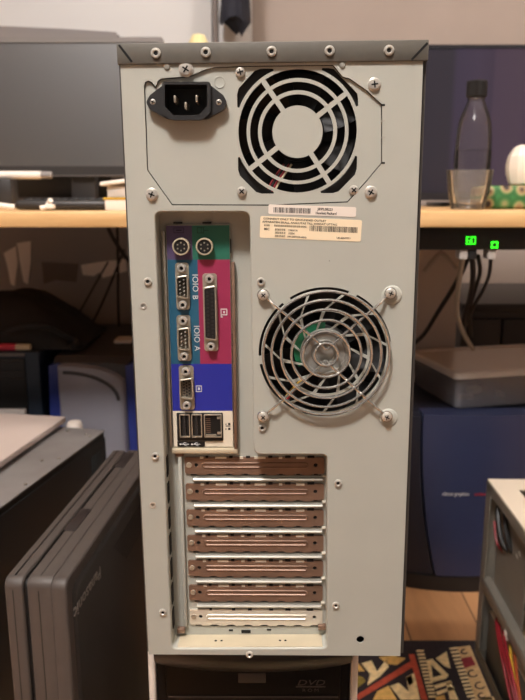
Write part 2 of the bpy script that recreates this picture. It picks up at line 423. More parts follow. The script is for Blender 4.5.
def glyphs(p, x, z, n, s, seed):
    rnd = random.Random(seed)
    for k in range(n):
        for j in range(3): p.box(x, x + s * .85, -.00032, -.0002, z + s * (.12 + .36 * j), z + s * (.24 + .36 * j))
        xx = x + rnd.choice((.1, .4, .65)) * s; p.box(xx, xx + s * .14, -.00032, -.0002, z, z + s); x += s * 1.06
def pr2(p, W, H):
    t_(p, 'CONNECT ONLY TO GROUNDED OUTLET', W * .03, H * .85, H * .125, sx=1.2)
    t_(p, 'APPARATEN SKALL ANSLUTAS TILL JORDAT UTTAG', W * .02, H * .70, H * .125, sx=1.2)
    glyphs(p, W * .04, H * .54, 3, H * .09, 1); glyphs(p, W * .14, H * .54, 16, H * .09, 2)
    t_(p, 'MIC', W * .04, H * .36, H * .15); glyphs(p, W * .15, H * .36, 5, H * .095, 4); t_(p, '338001A', W * .28, H * .36, H * .12)
    glyphs(p, W * .15, H * .21, 5, H * .095, 5); t_(p, '15504', W * .28, H * .21, H * .12)
    glyphs(p, W * .15, H * .06, 5, H * .095, 6); t_(p, '100-240V/50-60Hz', W * .27, H * .06, H * .12)
    bars(p, W * .49, W * .96, H * .40, H * .66, 9); t_(p, 'UE-46509251', W * .76, H * .1, H * .12)
s1 = sticker([(268.5, 204.2), (356.2, 207.5), (355.8, 217), (268.2, 214)], 'paper_white', pr1); s1['label'] = 'white barcode sticker'
s2 = sticker([(261.5, 216), (362.3, 220), (360.6, 241.8), (259.6, 237.6)], 'paper_cream', pr2); s2['label'] = 'cream safety sticker'

# ---- lower fan behind the panel
fan = MB()
fan.plate(rrect(FX - 70 * SC, FX + 70 * SC, FZ - 70 * SC, FZ + 70 * SC, .004), [circ(FX, FZ, 67.5 * SC, 56)], .0016, .0266)
fan.plate(rrect(FX - 70 * SC, FX + 70 * SC, FZ - 70 * SC, FZ + 70 * SC, .004), [], .0268, .0276)
fan = fan.obj('rear_fan', 'black', tower)
q = MB(); q.lathe([(26 * SC, 0), (26 * SC, .008), (24 * SC, .0098), (0, .0098)], c=(FX, .014, FZ), axis='y', n=40); q.obj('fan_hub', 'fan_grey', fan)
q = MB(); q.plate(sector(FX - .0015, FZ + .001, 17.5 * SC, 29 * SC, R(85), R(215), 0, n=16), [], .0028, .0038); q.obj('fan_board', 'pcb_green', fan)
q = MB()
for k in range(7):
    a = 2 * PI * k / 7 + .3; rings = []
    for r in (25, 40, 53, 65):
        t = a + (r - 25) * .006; t2 = t + .6
        c0 = (FX + r * SC * math.cos(t), .0075, FZ + r * SC * math.sin(t)); c1 = (FX + r * SC * math.cos(t2), .018, FZ + r * SC * math.sin(t2))
        rings.append([c0, c1, (c1[0], c1[1] + .0012, c1[2]), (c0[0], c0[1] + .0012, c0[2])])
    q.loft(rings, cap0=True, cap1=True)
q.obj('fan_rotor', 'fan_black', fan)
for k, mname in enumerate(('yellow_wire', 'red_wire', 'black_wire')):
    pts = [L(284 + 3 * k, 399, .006), L(292 + 3 * k, 389, .006), L(302 + 3 * k, 379, .006)]
    q = MB(); q.tube([(x, .0055, z) for x, z in pts], .0008, 8, smooth=4); q.obj('fan_wire', mname, fan)
# stamped centre of the panel grille: metal rings
q = MB()
q.lathe([(24.5 * SC, 0), (24 * SC, .0010), (20.5 * SC, .0012), (19.5 * SC, .0004), (14 * SC, .0002), (13 * SC, .0010), (9.5 * SC, .0010), (8.5 * SC, .0002), (0, .0002)], c=(FX, 0, FZ), axis='y', n=40)
q.obj('grille_centre', 'dull_zinc', panel)
# wire guard
GY = -.0058
guard = MB()
gx, gz = L(326.3, 354.4, GY); gs = SC * .985
def planar_ring(cx, cz, r, y, wr, n=64): 
    V = []
    for k in range(n):
        a = 2 * PI * k / n; V.append([(cx + (r + wr * math.cos(t)) * math.cos(a), y + wr * math.sin(t), cz + (r + wr * math.cos(t)) * math.sin(a)) for t in [2 * PI * j / 8 for j in range(8)]])
    V.append(V[0]); return V
for r in (11.5, 23.5, 35, 45.5, 55, 63.5): guard.loft(planar_ring(gx, gz, r * gs, GY if r < 60 else GY + .0008, .00092))
guard = guard.obj('fan_guard', 'chrome', tower)
scr = {'ul': (263.4, 294.6), 'ur': (390, 292.8), 'll': (263.2, 415.6), 'lr': (386.2, 415.6)}
def gw(a, m, c):
    A, B = L(*scr[a]), L(*scr[c]); mx, mz = L(m[0], m[1], GY)
    pa, pb = Vector((A[0], -.0022, A[1])), Vector((B[0], -.0022, B[1])); mid = Vector((mx, GY + .0014, mz))
    def toward(p, f, y): v = p.lerp(mid, f); return (v.x, y, v.z)
    pts = [tuple(pa), toward(pa, .10, -.0024), toward(pa, .2, GY + .0014), toward(pa, .6, GY + .0014), toward(pa, .9, GY + .0014), (mid.x, mid.y, mid.z), toward(pb, .9, GY + .0014), toward(pb, .6, GY + .0014), toward(pb, .2, GY + .0014), toward(pb, .10, -.0024), tuple(pb)]
    q = MB(); q.tube(pts, .00095, 8, smooth=6)
    for p in (pa, pb): q.loft([[(p.x + rr * math.cos(2 * PI * k / 20), y, p.z + rr * math.sin(2 * PI * k / 20)) for k in range(20)] for rr, y in ((.0038, -.0012), (.0042, -.002), (.0038, -.0028), (.0022, -.0028))], cap0=True, cap1=True)
    q.obj('guard_wire', 'chrome', guard)
gw('ul', (327, 349.5), 'ur'); gw('ll', (326, 361.5), 'lr')
for k, p in scr.items():
    x, z = L(*p); link('guard_screw', HEX, guard, (x, -.0026, z), (0, random.random(), 0), (.82, 1, .82))
    if 'r' in k: q = MB(); q.lathe([(.0066, 0), (.0062, .0005), (.0054, .0008), (0, .0008)], c=(x + .0014, 0, z - .0016), axis='y', n=28); q.obj('embossed_pad', 'paint', panel)

# ---- port shield
SD = .0140
def S(px, py, d=SD): return L(px, py, d)
b = MB(); sx0, sz1 = S(165.4, 224.6); sx1 = S(229.8, 224.6)[0]; sz0 = S(170, 446.8)[1]
b.box(sx0, sx1, SD, SD + .002, sz0, sz1, bev=.0003)
shield = b.obj('port_shield', 'nickel', tower)
def area(px0, py0, px1, py1, m, k=0):
    zt_, zb_ = S(200, py0)[1], S(200, py1)[1]
    xa_ = px0 if px0 < 1 else S(px0, (py0 + py1) / 2)[0]; xb_ = px1 if px1 < 1 else S(px1, (py0 + py1) / 2)[0]
    q = MB(); q.box(xa_, xb_, SD - .0003, SD + .0005, zb_, zt_); return q.obj('colour_label', m, shield)
splitA = S(192.3, 242)[0]; splitB = S(198.9, 310)[0]
e = .0004
area(sx0 + e, 225.4, splitA, 259.6, 'io_purple'); area(splitA, 225.4, sx1 - e, 259.6, 'io_green')
area(sx0 + e, 259.6, splitB, 363.8, 'io_teal'); area(splitB, 259.6, sx1 - e, 363.8, 'io_magenta')
area(sx0 + e, 363.8, sx1 - e, 410.8, 'io_blue'); area(sx0 + e, 410.8, sx1 - e, 446.4, 'io_white')
# copper edge of the opening and pale lip below
ex = S(231.2, 330)[0]; ex2 = S(238, 360)[0]
q = MB(); q.box(sx1 + .0006, sx1 + .0029, SD - .003, RD, sz0 - .001, S(200, 262)[1], bev=.0005); q.obj('shield_edge', 'copper', tower)
q = MB(); q.box(sx0 - .0028, sx0 - .0006, SD - .001, RD, sz0, sz1 - .004, bev=.0004); q.obj('shield_edge', 'nickel', tower)
q = MB(); q.box(sx0 - .001, sx1 + .003, SD - .003, RD, sz0 - .0042, sz0 - .0006, bev=.0006); q.obj('shield_lip', 'galv_warm', tower)
for px, py, h in ((230.2, 246, 12), (231.8, 340, 11), (234.3, 428, 10)):
    x, z = S(px, py); q = MB(); q.box(sx1 + .0001, sx1 + .0007, SD - .001, SD + .001, z - h * .0004, z + h * .0004); q.obj('shield_gap', 'hole', shield)
for px in (178, 207):
    x, z = S(px, 223); q = MB(); q.box(x - .003, x + .003, SD - .0012, SD + .001, z - .0004, z + .0008); q.obj('shield_tab', 'black', shield)
# round keyboard and mouse sockets
for px, py in ((181, 246.6), (204.4, 246.6)):
    x, z = S(px, py, SD - .004); r = .0058
    q = MB(); q.lathe([(r, 0), (r, .0048), (r * .95, .0052), (r * .84, .0052), (r * .82, .003), (0, .003)], c=(x, SD, z), axis='y', n=32)
    port = q.obj('round_port', 'galv_warm', shield)
    q = MB(); q.lathe([(r * .8, 0), (r * .8, .0044), (0, .0044)], c=(x, SD, z), axis='y', n=28)
    for j in range(6):
        a = R(30 + 60 * j); q.box(-.0005, .0005, -.00455, -.004, -.0005, .0005, mi=1, M=Matrix.Translation((x + .0026 * math.cos(a), SD, z + .0026 * math.sin(a))))
    q.obj('socket_insert', ['black', 'nickel'], shield)
# D-shaped ports: hooded metal shell, black insert, jack screws
def dport(name, x0, x1, y0, y1, ys, ye, kind, taper=.0010):
    d = SD - .0045
    a, c = L(x0, (y0 + y1) / 2, d), L(x1, (y0 + y1) / 2, d); ztop = L((x0 + x1) / 2, y0, d)[1]; zbot = L((x0 + x1) / 2, y1, d)[1]
    xa, xb = a[0], c[0]; w = xb - xa; xc = (xa + xb) / 2
    shell = round_poly([(xa, zbot + taper * 1.4), (xb, zbot), (xb, ztop), (xa, ztop - taper * 1.4)], .0022)
    fl_ = rrect(xc - w * .54, xc + w * .54, L(xc, ye, d)[1] if 0 else L(x0, ye + 5.2, d)[1], L(x0, ys - 5.2, d)[1], .002)
    q = MB(); q.plate(fl_, [], SD - .0012, SD); inner = offset(shell, -.0010)
    q.loft([ring3(shell, SD), ring3(shell, d + .0002), ring3(offset(shell, -.0003), d), ring3(inner, d), ring3(inner, SD)])
    p = q.obj(name, 'nickel', shield)
    q = MB(); dep = SD - .0012 if kind != 'holes' else d + .0003
    q.plate(offset(shell, -.0008), [], dep, SD)
    zs, ze = ztop - .0024 - taper, zbot + .0024 + taper * .6
    if kind == 'pins':
        for ci, n in ((0, 5), (1, 4)):
            for k in range(n):
                z = zs + (ze - zs) * ((k + (.5 if ci else 0)) / 4); x = xc + (-.0014 if ci else .0014)
                q.lathe([(.0005, 0), (.0005, .0042), (.0002, .0046)], c=(x, dep, z), axis='y', n=8, mi=1)
    elif kind == 'holes':
        for ci, n in ((0, 13), (1, 12)):
            for k in range(n):
                z = zs + (ze - zs) * ((k + (.5 if ci else 0)) / 12); x = xc + (-.0016 if ci else .0016)
                q.lathe([(.00095, 0), (.00095, .0002), (0, .0002)], c=(x, dep, z), axis='y', n=8, mi=2)
    else:
        for ci in range(3):
            for k in range(5):
                z = zs + (ze - zs) * ((k + .5 * (ci % 2)) / 4.5); x = xc + (ci - 1) * .0019
                q.lathe([(.0007, 0), (.0007, .0002), (0, .0002)], c=(x, dep, z), axis='y', n=8, mi=2)
    q.obj('port_insert', ['black', 'steel', 'black_plastic'], shield)
    for py in (ys, ye):
        x, z = xc, L(x0, py, d)[1]
        q = MB(); q.lathe([(.0030, 0), (.0030, .0028), (.0025, .0036), (.0014, .0036), (.0013, .0012), (0, .0012)], c=(x, SD - .0012, z), axis='y', n=6 if 0 else 18)
        q.obj('jack_screw', 'steel', shield)
        q = MB(); q.lathe([(.0012, 0), (.0012, .0014), (0, .0014)], c=(x, SD - .0012, z), axis='y', n=12); q.obj('screw_hole', 'hole', shield)
    return p
dport('serial_port', 175.6, 188.2, 275, 299.6, 268.4, 305.2, 'pins')
dport('serial_port', 177, 189.8, 327.3, 351.4, 321.2, 356.8, 'pins')
dport('parallel_port', 203.4, 216.6, 285.6, 341, 279.2, 346.9, 'holes')
dport('monitor_port', 179.2, 193, 378, 400.6, 372, 405.9, 'vga')
# usb pair and network socket
def slot_socket(name, x0, x1, y0, y1, kind):
    d = SD - .003; A, B = L(x0, (y0 + y1) / 2, d), L(x1, (y0 + y1) / 2, d); zt_, zb_ = L(x0, y0, d)[1], L(x0, y1, d)[1]
    o = rrect(A[0], B[0], zb_, zt_, .0006, 3); i = offset(o, -.0007)
    q = MB(); q.loft([ring3(o, SD), ring3(o, d), ring3(i, d), ring3(i, SD)]); q.plate(i, [], SD - .0006, SD, mi=1)
    xc = (A[0] + B[0]) / 2
    if kind == 'usb':
        q.box(xc - .0012, xc + .0006, d + .0005, SD - .0006, zb_ + .0016, zt_ - .0016, mi=2); q.box(xc - .0006, xc + .0012, d, d + .0006, zb_, zb_ + .0012)
    else:
        q.box(A[0] + .001, B[0] - .004, d + .0004, SD, zb_ + .0008, zb_ + .0020, mi=0)
        for k in range(8): z = zb_ + .0035 + k * (zt_ - zb_ - .007) / 7; q.box(A[0] + .001, A[0] + .0045, d + .0014, d + .0018, z - .0002, z + .0002, mi=3)
        for zz in (zb_ + .0022, zt_ - .0034): q.box(B[0] - .0032, B[0] - .001, d + .0002, SD, zz, zz + .0016, mi=0)
    return q.obj(name, ['nickel', 'hole', 'black_plastic', 'copper'], shield)
q = MB(); A = S(176.6, 412.6); B = S(223.4, 440.6); q.box(A[0], B[0], SD - .0012, SD, B[1], A[1], bev=.0005); q.obj('socket_frame', 'black', shield)
slot_socket('usb_port', 179.4, 190, 414.6, 437.6, 'usb'); slot_socket('usb_port', 191.4, 202, 414.6, 437.6, 'usb'); slot_socket('network_port', 204, 221.6, 414.6, 437.6, 'rj')
q = MB(); A = S(177.4, 441.2); B = S(205, 446.2); q.box(A[0], B[0], SD - .0008, SD, B[1], A[1]); strip = q.obj('usb_strip', 'black', shield)
q = MB()
for px in (185, 196.5):
    x, z = S(px, 443.8); y = SD - .0009
    q.tube([(x - .0032, y, z), (x + .003, y, z)], .00022, 6); q.tube([(x - .0016, y, z), (x - .0004, y, z + .0012), (x + .001, y, z + .0012)], .0002, 6); q.tube([(x - .0006, y, z), (x + .0004, y, z - .0012), (x + .0016, y, z - .0012)], .0002, 6)
    q.lathe([(.0006, 0), (.0006, .0002), (0, .0002)], c=(x - .0032, y, z), axis='y', n=10)
q.obj('usb_mark', 'ink_light', shield)
# printed marks on the shield
P = MB(); Y0 = SD - .0004
def st(s, px, py, size, rot, mi=0): x, z = S(px, py); P.text(s, size, face_text(x, z, Y0, rot), mi, align='CENTER', ext=.00006)
def bx_(px0, py0, px1, py1, mi=0): a, c = S(px0, py0), S(px1, py1); P.box(a[0], c[0], Y0 - .00006, Y0 + .0001, c[1], a[1], mi=mi)
P = MB()
st('IOIO', 192.6, 283, .0058, -PI / 2); st('B', 192.8, 297.2, .0055, -PI / 2)
P.obj('serial_mark', ['ink_light', 'ink_violet', 'ink_green', 'ink_dark'], shield)
P = MB()
st('IOIO', 194.2, 334, .0058, -PI / 2); st('A', 194.8, 348.2, .0055, -PI / 2)
P.obj('serial_mark', ['ink_light', 'ink_violet', 'ink_green', 'ink_dark'], shield)
P = MB()
for (a0, c0, a1, c1) in ((220.6, 308.6, 221.6, 317.4), (221.6, 308.6, 227, 309.5), (226.4, 309.5, 227.4, 315), (221.6, 314.2, 227, 315.2), (223.2, 311, 225, 313.2), (221.6, 316.4, 223, 317.4)): bx_(a0, c0, a1, c1)
P.obj('printer_mark', ['ink_light', 'ink_violet', 'ink_green', 'ink_dark'], shield)
P = MB()
for (a0, c0, a1, c1) in ((195.8, 385.4, 202, 386.2), (195.8, 391, 202, 391.8), (195.8, 385.4, 196.7, 391.8), (201.1, 385.4, 202, 391.8), (197.9, 387.4, 200, 389.8)): bx_(a0, c0, a1, c1)
P.obj('screen_mark', ['ink_light', 'ink_violet', 'ink_green', 'ink_dark'], shield)
P = MB()
for (a0, c0, a1, c1) in ((173.6, 227.6, 184, 228.2), (173.6, 232.4, 184, 233), (173.6, 227.6, 174.3, 233), (183.3, 227.6, 184, 233), (176, 229.6, 181.8, 231)): bx_(a0, c0, a1, c1, 1)
P.obj('keyboard_mark', ['ink_light', 'ink_violet', 'ink_green', 'ink_dark'], shield)
P = MB()
for (a0, c0, a1, c1) in ((197, 227.4, 204, 228), (197, 232.6, 204, 233.2), (197, 227.4, 197.7, 233.2), (203.3, 227.4, 204, 233.2), (201, 228, 201.6, 232.6), (204, 230, 208.6, 230.6)): bx_(a0, c0, a1, c1, 2)
P.obj('mouse_mark', ['ink_light', 'ink_violet', 'ink_green', 'ink_dark'], shield)
P = MB()
for (a0, c0, a1, c1) in ((228.2, 422.8, 230.4, 425), (228.2, 427.6, 230.4, 429.8), (225.6, 423.4, 226.4, 425), (225.6, 428, 226.4, 429.6), (225.6, 425.6, 230.4, 426.2)): bx_(a0, c0, a1, c1, 3)
P.obj('network_mark', ['ink_light', 'ink_violet', 'ink_green', 'ink_dark'], shield)

# ---- expansion slots
CD = RD - .0012
z_first = L(255, 465.6, CD)[1]; z_last = L(255, 617.3, CD)[1]; pitch = (z_first - z_last) / 6
cx0, cx1 = L(184.8, 466, CD)[0], L(324.2, 466, CD)[0]; hh = .0064
def cover_outline():
    W = cx1 - cx0; top = []; x = .004
    pts = [(0, -hh + .001), (.001, -hh)]
    n = 7                                                   # scalloped lower edge
    for k in range(n):
        a = .006 + (W - .012) * k / n; w = (W - .012) / n
        pts += [(a + w * .15, -hh), (a + w * .3, -hh - .0009), (a + w * .7, -hh - .0009), (a + w * .85, -hh)]
    pts += [(W - .001, -hh), (W, -hh + .001), (W, hh - .001), (W - .001, hh)]
    cuts = [(.86, .80), (.70, .675), (.58, .50), (.42, .395), (.30, .22), (.135, .11)]
    for f1, f0 in cuts:
        pts += [(W * f1, hh), (W * f1, hh - .0013), (W * f0, hh - .0013), (W * f0, hh)]
    pts += [(.001, hh), (0, hh - .001)]
    return pts
co = cover_outline(); Wc = cx1 - cx0
def cover_mesh(m1):
    q = MB(); h1, h2 = (.0083, .0003), (Wc - .0062, .0003)
    q.plate(co, [circ(h1[0], h1[1], .0015, 14), circ(h2[0], h2[1], .0015, 14)], -.0012, 0)
    bead = rrect(.0125, Wc - .0115, -.0021, .0025, .0022, 5); inn = offset(bead, -.0013)
    q.loft([ring3(bead, -.0012), ring3(offset(bead, -.0004), -.0018), ring3(offset(bead, -.0009), -.0018), ring3(inn, -.0013)], cap1=True)
    for h in (h1, h2): q.lathe([(.00145, 0), (.00145, .0002), (0, .0002)], c=(h[0], -.0001, h[1]), axis='y', n=14, mi=1)
    q.lathe([(.0022, 0), (.002, .0006), (.0009, .0008), (0, .0005)], c=(.0031, -.0012, .0003), axis='y', n=16, mi=2)
    return q.mesh('slot_cover', [m1, 'hole', 'nickel'])
CM, CW = cover_mesh('copper'), cover_mesh('zinc_white')
q = MB()
for f0, f1, mi_ in ((.11, .135, 0), (.15, .17, 1), (.22, .30, 0), (.32, .345, 1), (.395, .42, 0), (.44, .47, 1), (.50, .58, 0), (.60, .63, 1), (.675, .70, 0), (.72, .76, 1), (.80, .86, 0), (.88, .93, 1)):
    q.box(Wc * f0, Wc * f1, -.0011 if mi_ == 0 else -.0013, .0004, hh - (.0013 if mi_ == 0 else .0006), hh + (.0003 if mi_ == 0 else .0008), mi=mi_)
for k in range(7):
    a = .006 + (Wc - .012) * k / 7; w_ = (Wc - .012) / 7
    q.box(a + w_ * .88, a + w_ * 1.12, -.0008, .0004, -hh - .0011, -hh, mi=1)
EDGE = q.mesh('slot_edge', ['zinc_white', 'hole'])
for k in range(7):
    o = link('slot_cover', CM if k < 6 else CW, tower, (cx0, RD, z_first - pitch * k))
    link('slot_edge', EDGE, o)
    if k == 6: o['label'] = 'bright zinc slot cover'
    dz = z_first - pitch * (k + .5)
    if k < 6:
        q = MB(); zc = dz - .0006
        q.loft([[(x, RD - dpt, zc + h) for dpt, h in ((0, -.0019), (.0014, -.0017), (.0026, -.0008), (.0029, .0003), (.0022, .0012), (.0006, .0017), (0, .0017))] for x in (cx0 + .006, cx1 - .001)], closed=True, cap0=True, cap1=True)
        q.obj('slot_divider', 'galv', tower)
        q = MB(); q.box(cx1 - .0012, cx1 + .0016, RD - .0034, RD, dz + .0022, dz + .0034, bev=.0003); q.obj('slot_tab', 'zinc_white', tower)
    q = MB(); q.box(cx0 + .004, cx1 - .002, RD - .0006, RD + .0004, z_first - pitch * k - hh - .0016, z_first - pitch * k - hh - .0008)
    q.obj('slot_gap', 'black_plastic', tower)
q = MB(); q.box(cx0 - .0046, cx0 - .0018, RD - .0035, RD, z_last - .007, z_first + .009, bev=.0004); q.obj('slot_rail', 'paint', tower)

# =================================================================== LOWER COMPUTER
BZ = TW.translation.z - .0006 - .0064
mat('white_plastic', (208, 198, 188), .45); mat('bezel_black', (11, 11, 11), .32, 0, 0, 1, .05, 900); mat('drive_black', (9, 8, 8), .45, spec=.15); mat('seam_grey', (44, 38, 37), .5)
lx0, lx1 = at(148.5, 668, .497).x, at(358, 668, .497).x; lw = lx1 - lx0; lc = (lx0 + lx1) / 2
low = thing('computer_tower', 'white computer with glossy black front and optical drive, standing beneath the grey tower', 'computer', (lc, .497, .0064))
b = MB(); w2 = lw / 2
b.box(-w2, w2, .006, .43, .004, BZ, bev=.004, seg=3)
cas = b.obj('case_body', 'white_plastic', low)
for sx in (-1, 1):
    q = MB(); q.box(sx * w2 - (0 if sx < 0 else .0058), sx * w2 + (.0058 if sx < 0 else 0), -.003, .03, .004, BZ - .004, bev=.0024, seg=3); q.obj('front_pillar', 'white_plastic', low)
wi = w2 - .0062
zz1 = BZ - .002
q = MB(); q.box(-wi, wi, -.001, .02, .006, zz1, bev=.002); bez = q.obj('front_bezel', 'drive_black', low)
# bulging cap of the bezel with a smile-shaped lower rim
rings = []
for i in range(25):
    u = -1 + 2 * i / 24; x = wi * u; hgt = .024 + .008 * (1 - u * u) ** .8; rr = []
    for j in range(13):
        v = j / 12; zc = zz1 - v * hgt; bulge = .0035 + .010 * math.sin(PI * (.12 + .80 * v)) * (1 - .35 * u * u)
        rr.append((x, -bulge, zc))
    rr += [(x, .004, zz1 - hgt), (x, .004, zz1)]
    rings.append(rr)
q = MB(); q.loft(rings, cap0=True, cap1=True); q.obj('bezel_cap', 'bezel_black', low)
dz1 = zz1 - .031
q = MB(); q.box(-wi + .008, wi - .008, -.003, .01, dz1 - .042, dz1 + .008, bev=.001); drv = q.obj('optical_drive', 'drive_black', low)
q = MB(); q.box(-wi + .0095, wi - .0095, -.0036, -.003, dz1 - .0265, dz1 - .025); q.box(-.012, .010, -.0038, -.003, dz1 - .0125, dz1 - .0035, bev=.0004); q.obj('tray_seam', 'seam_grey', drv)
q = MB(); cxl = at(311, 685, .49).x - lc; zl = at(311, 686, .493).z - .0064
q.text('DVD', .0072, face_text(cxl, zl, -.0032), align='CENTER', sx=1.5, shear=.25); q.box(cxl - .012, cxl + .012, -.0034, -.0030, zl - .0018, zl - .0008)
q.text('ROM', .0042, face_text(cxl, zl - .0060, -.0032), align='CENTER', sx=1.2, space=1.5); q.obj('drive_logo', 'ink_dim', drv)
q = MB(); q.box(-.05, .06, -.0045, -.001, .16, .175, bev=.001); q.obj('front_badge', 'seam_grey', low)

# =================================================================== ROOM
mat('wall_tan', (168, 155, 146), .85, 0, .03, 6); mat('wall_white', (200, 199, 198), .6); mat('ceil', (225, 218, 208), .9)
mat('strip_brown', (120, 108, 102), .6)
YW = 2.45
q = MB(); q.box(-2.6, 2.6, YW, YW + .1, 0, 2.5); struct(q.obj('wall_back', 'wall_tan'))
q = MB(); q.box(-2.7, -2.6, -2, YW + .1, 0, 2.5); struct(q.obj('wall_left', 'wall_tan'))
q = MB(); q.box(2.6, 2.7, -2, YW + .1, 0, 2.5); struct(q.obj('wall_right', 'wall_tan'))
q = MB(); q.box(-2.7, 2.7, -2, YW + .1, 2.5, 2.6); struct(q.obj('ceiling', 'ceil'))
q = MB(); q.box(-2.6, 2.6, YW - .015, YW, 0, .08, bev=.004); struct(q.obj('baseboard_back', 'wall_white'))
# oak floor, boards running away from the viewer
m = bpy.data.materials.new('oak_floor'); m.use_nodes = True; nt = m.node_tree; B = nt.nodes['Principled BSDF']
tc = nt.nodes.new('ShaderNodeTexCoord'); mp = nt.nodes.new('ShaderNodeMapping'); mp.inputs['Rotation'].default_value = (0, 0, R(90))
br = nt.nodes.new('ShaderNodeTexBrick'); br.inputs['Scale'].default_value = 1; br.inputs['Brick Width'].default_value = 4; br.inputs['Row Height'].default_value = .13; br.inputs['Mortar Size'].default_value = .0015
br.inputs['Color1'].default_value = rgb(196, 148, 104); br.inputs['Color2'].default_value = rgb(180, 132, 90); br.inputs['Mortar'].default_value = rgb(96, 66, 44)
n1 = nt.nodes.new('ShaderNodeTexNoise'); mp2 = nt.nodes.new('ShaderNodeMapping'); mp2.inputs['Scale'].default_value = (14, 1.6, 1); n1.inputs['Scale'].default_value = 3; n1.inputs['Detail'].default_value = 6; n1.inputs['Distortion'].default_value = 1.2
mr = nt.nodes.new('ShaderNodeMapRange'); mr.inputs['To Min'].default_value = .72; mr.inputs['To Max'].default_value = 1.2
hs = nt.nodes.new('ShaderNodeHueSaturation')
nt.links.new(tc.outputs['Object'], mp.inputs[0]); nt.links.new(mp.outputs[0], br.inputs['Vector']); nt.links.new(tc.outputs['Object'], mp2.inputs[0]); nt.links.new(mp2.outputs[0], n1.inputs['Vector'])
nt.links.new(n1.outputs['Fac'], mr.inputs['Value']); nt.links.new(mr.outputs[0], hs.inputs['Value']); nt.links.new(br.outputs['Color'], hs.inputs['Color']); nt.links.new(hs.outputs[0], B.inputs['Base Color'])
B.inputs['Roughness'].default_value = .42; MATS['oak_floor'] = m
q = MB(); q.box(-2.7, 2.7, -2, YW + .1, -.05, 0); struct(q.obj('floor', 'oak_floor'))

# wardrobe behind the left monitor
YD = 2.08; xw = at(250.5, 30, YD).x; xs = at(213, 20, YD).x
wd = thing('wardrobe', 'tall white wardrobe with a dark upright strip, behind the left monitor', 'wardrobe', (0, YD, 0))
q = MB(); q.box(-1.5, xw, .02, .34, 0, 2.2); q.obj('carcass', 'wall_white', wd)
q = MB(); q.box(-1.5, -.86, 0, .02, .06, 2.18, bev=.002); q.obj('door', 'wall_white', wd)
q = MB(); q.box(-.855, xs - .004, 0, .02, .06, 2.18, bev=.002); q.obj('door', 'wall_white', wd)
q = MB(); q.box(xs, at(217.5, 20, YD).x, -.006, .02, .06, 2.18, bev=.002); q.obj('edge_strip', 'strip_brown', wd)
q = MB(); q.box(at(218.5, 20, YD).x, xw, 0, .02, .06, 2.18, bev=.002); q.obj('door', 'wall_white', wd)
hk = at(235, -40, YD)
q = MB(); q.tube([(hk.x, -.001, hk.z + .03), (hk.x, -.03, hk.z + .02), (hk.x, -.05, hk.z + .03), (hk.x, -.052, hk.z + .05)], .004, 8, smooth=4); q.obj('hook', 'steel', wd)
# garment
mat('navy_cloth', (30, 31, 42), .85, 0, .2, 12, .3, 250)
jz0 = at(235, 34, 2.0).z; jx = at(234.5, 20, 2.0).x; jw = (at(249, 20, 2.0).x - at(220, 20, 2.0).x) / 2; rings = []
for i in range(15):
    t = i / 14; z = jz0 + t * .19; ring = []
    for k in range(32):
        a = 2 * PI * k / 32; wob = 1 + .10 * math.sin(5 * a + 2 * t) + .05 * math.sin(9 * a - 3 * t)
        s = (.55 + .45 * min(1, t * 7)) if t < .15 else 1 - .14 * max(0, t - .2)
        ring.append((jx + jw * s * wob * math.cos(a), 2.012 + .048 * s * wob * math.sin(a), z + .012 * math.sin(3 * a) * (1 - t) + (.02 * (1 - math.cos(a)) if t < .1 else 0)))
    rings.append(ring)
q = MB(); q.loft(rings, cap0=True, cap1=True); jk = q.obj('jacket', 'navy_cloth', smooth=60); tag(jk, 'dark navy garment hanging against the white wardrobe', 'clothing')
# yellow cap of something on the desk behind the tower
mat('pale_yellow', (226, 212, 158), .6)

# =================================================================== DESK
DZ = .737; DF = 1.0
m = bpy.data.materials.new('pine'); m.use_nodes = True; nt = m.node_tree; B = nt.nodes['Principled BSDF']
tc = nt.nodes.new('ShaderNodeTexCoord'); mp = nt.nodes.new('ShaderNodeMapping'); mp.inputs['Scale'].default_value = (1.2, 14, 14)
n1 = nt.nodes.new('ShaderNodeTexNoise'); n1.inputs['Scale'].default_value = 4; n1.inputs['Detail'].default_value = 5; cr = nt.nodes.new('ShaderNodeValToRGB')
cr.color_ramp.elements[0].position = .3; cr.color_ramp.elements[0].color = rgb(198, 154, 100); cr.color_ramp.elements[1].position = .7; cr.color_ramp.elements[1].color = rgb(224, 188, 136)
nt.links.new(tc.outputs['Object'], mp.inputs[0]); nt.links.new(mp.outputs[0], n1.inputs['Vector']); nt.links.new(n1.outputs['Fac'], cr.inputs[0]); nt.links.new(cr.outputs[0], B.inputs['Base Color']); B.inputs['Roughness'].default_value = .45; MATS['pine'] = m
mat('desk_grey', (168, 158, 150), .7); mat('desk_dark', (150, 146, 144), .6)
desk = thing('desk', 'long pine-topped desk behind the grey tower', 'desk', (0, DF, 0))
q = MB(); q.box(-1.3, 1.3, 0, .82, DZ - .0215, DZ, bev=.0025); q.obj('desktop', 'pine', desk)
q = MB(); q.box(at(405, 300, 1.5).x, at(457.5, 300, 1.5).x, .50, .52, 0, DZ - .022); q.obj('support_panel', 'desk_grey', desk)
q = MB(); q.box(-1.28, at(300, 300, 1.76).x, .76, .78, .12, DZ - .022); q.obj('back_panel', 'desk_dark', desk)
for x in (-1.28, 1.24):
    q = MB(); q.box(x, x + .04, .03, .79, 0, DZ - .022, bev=.002); q.obj('leg_panel', 'desk_grey', desk)

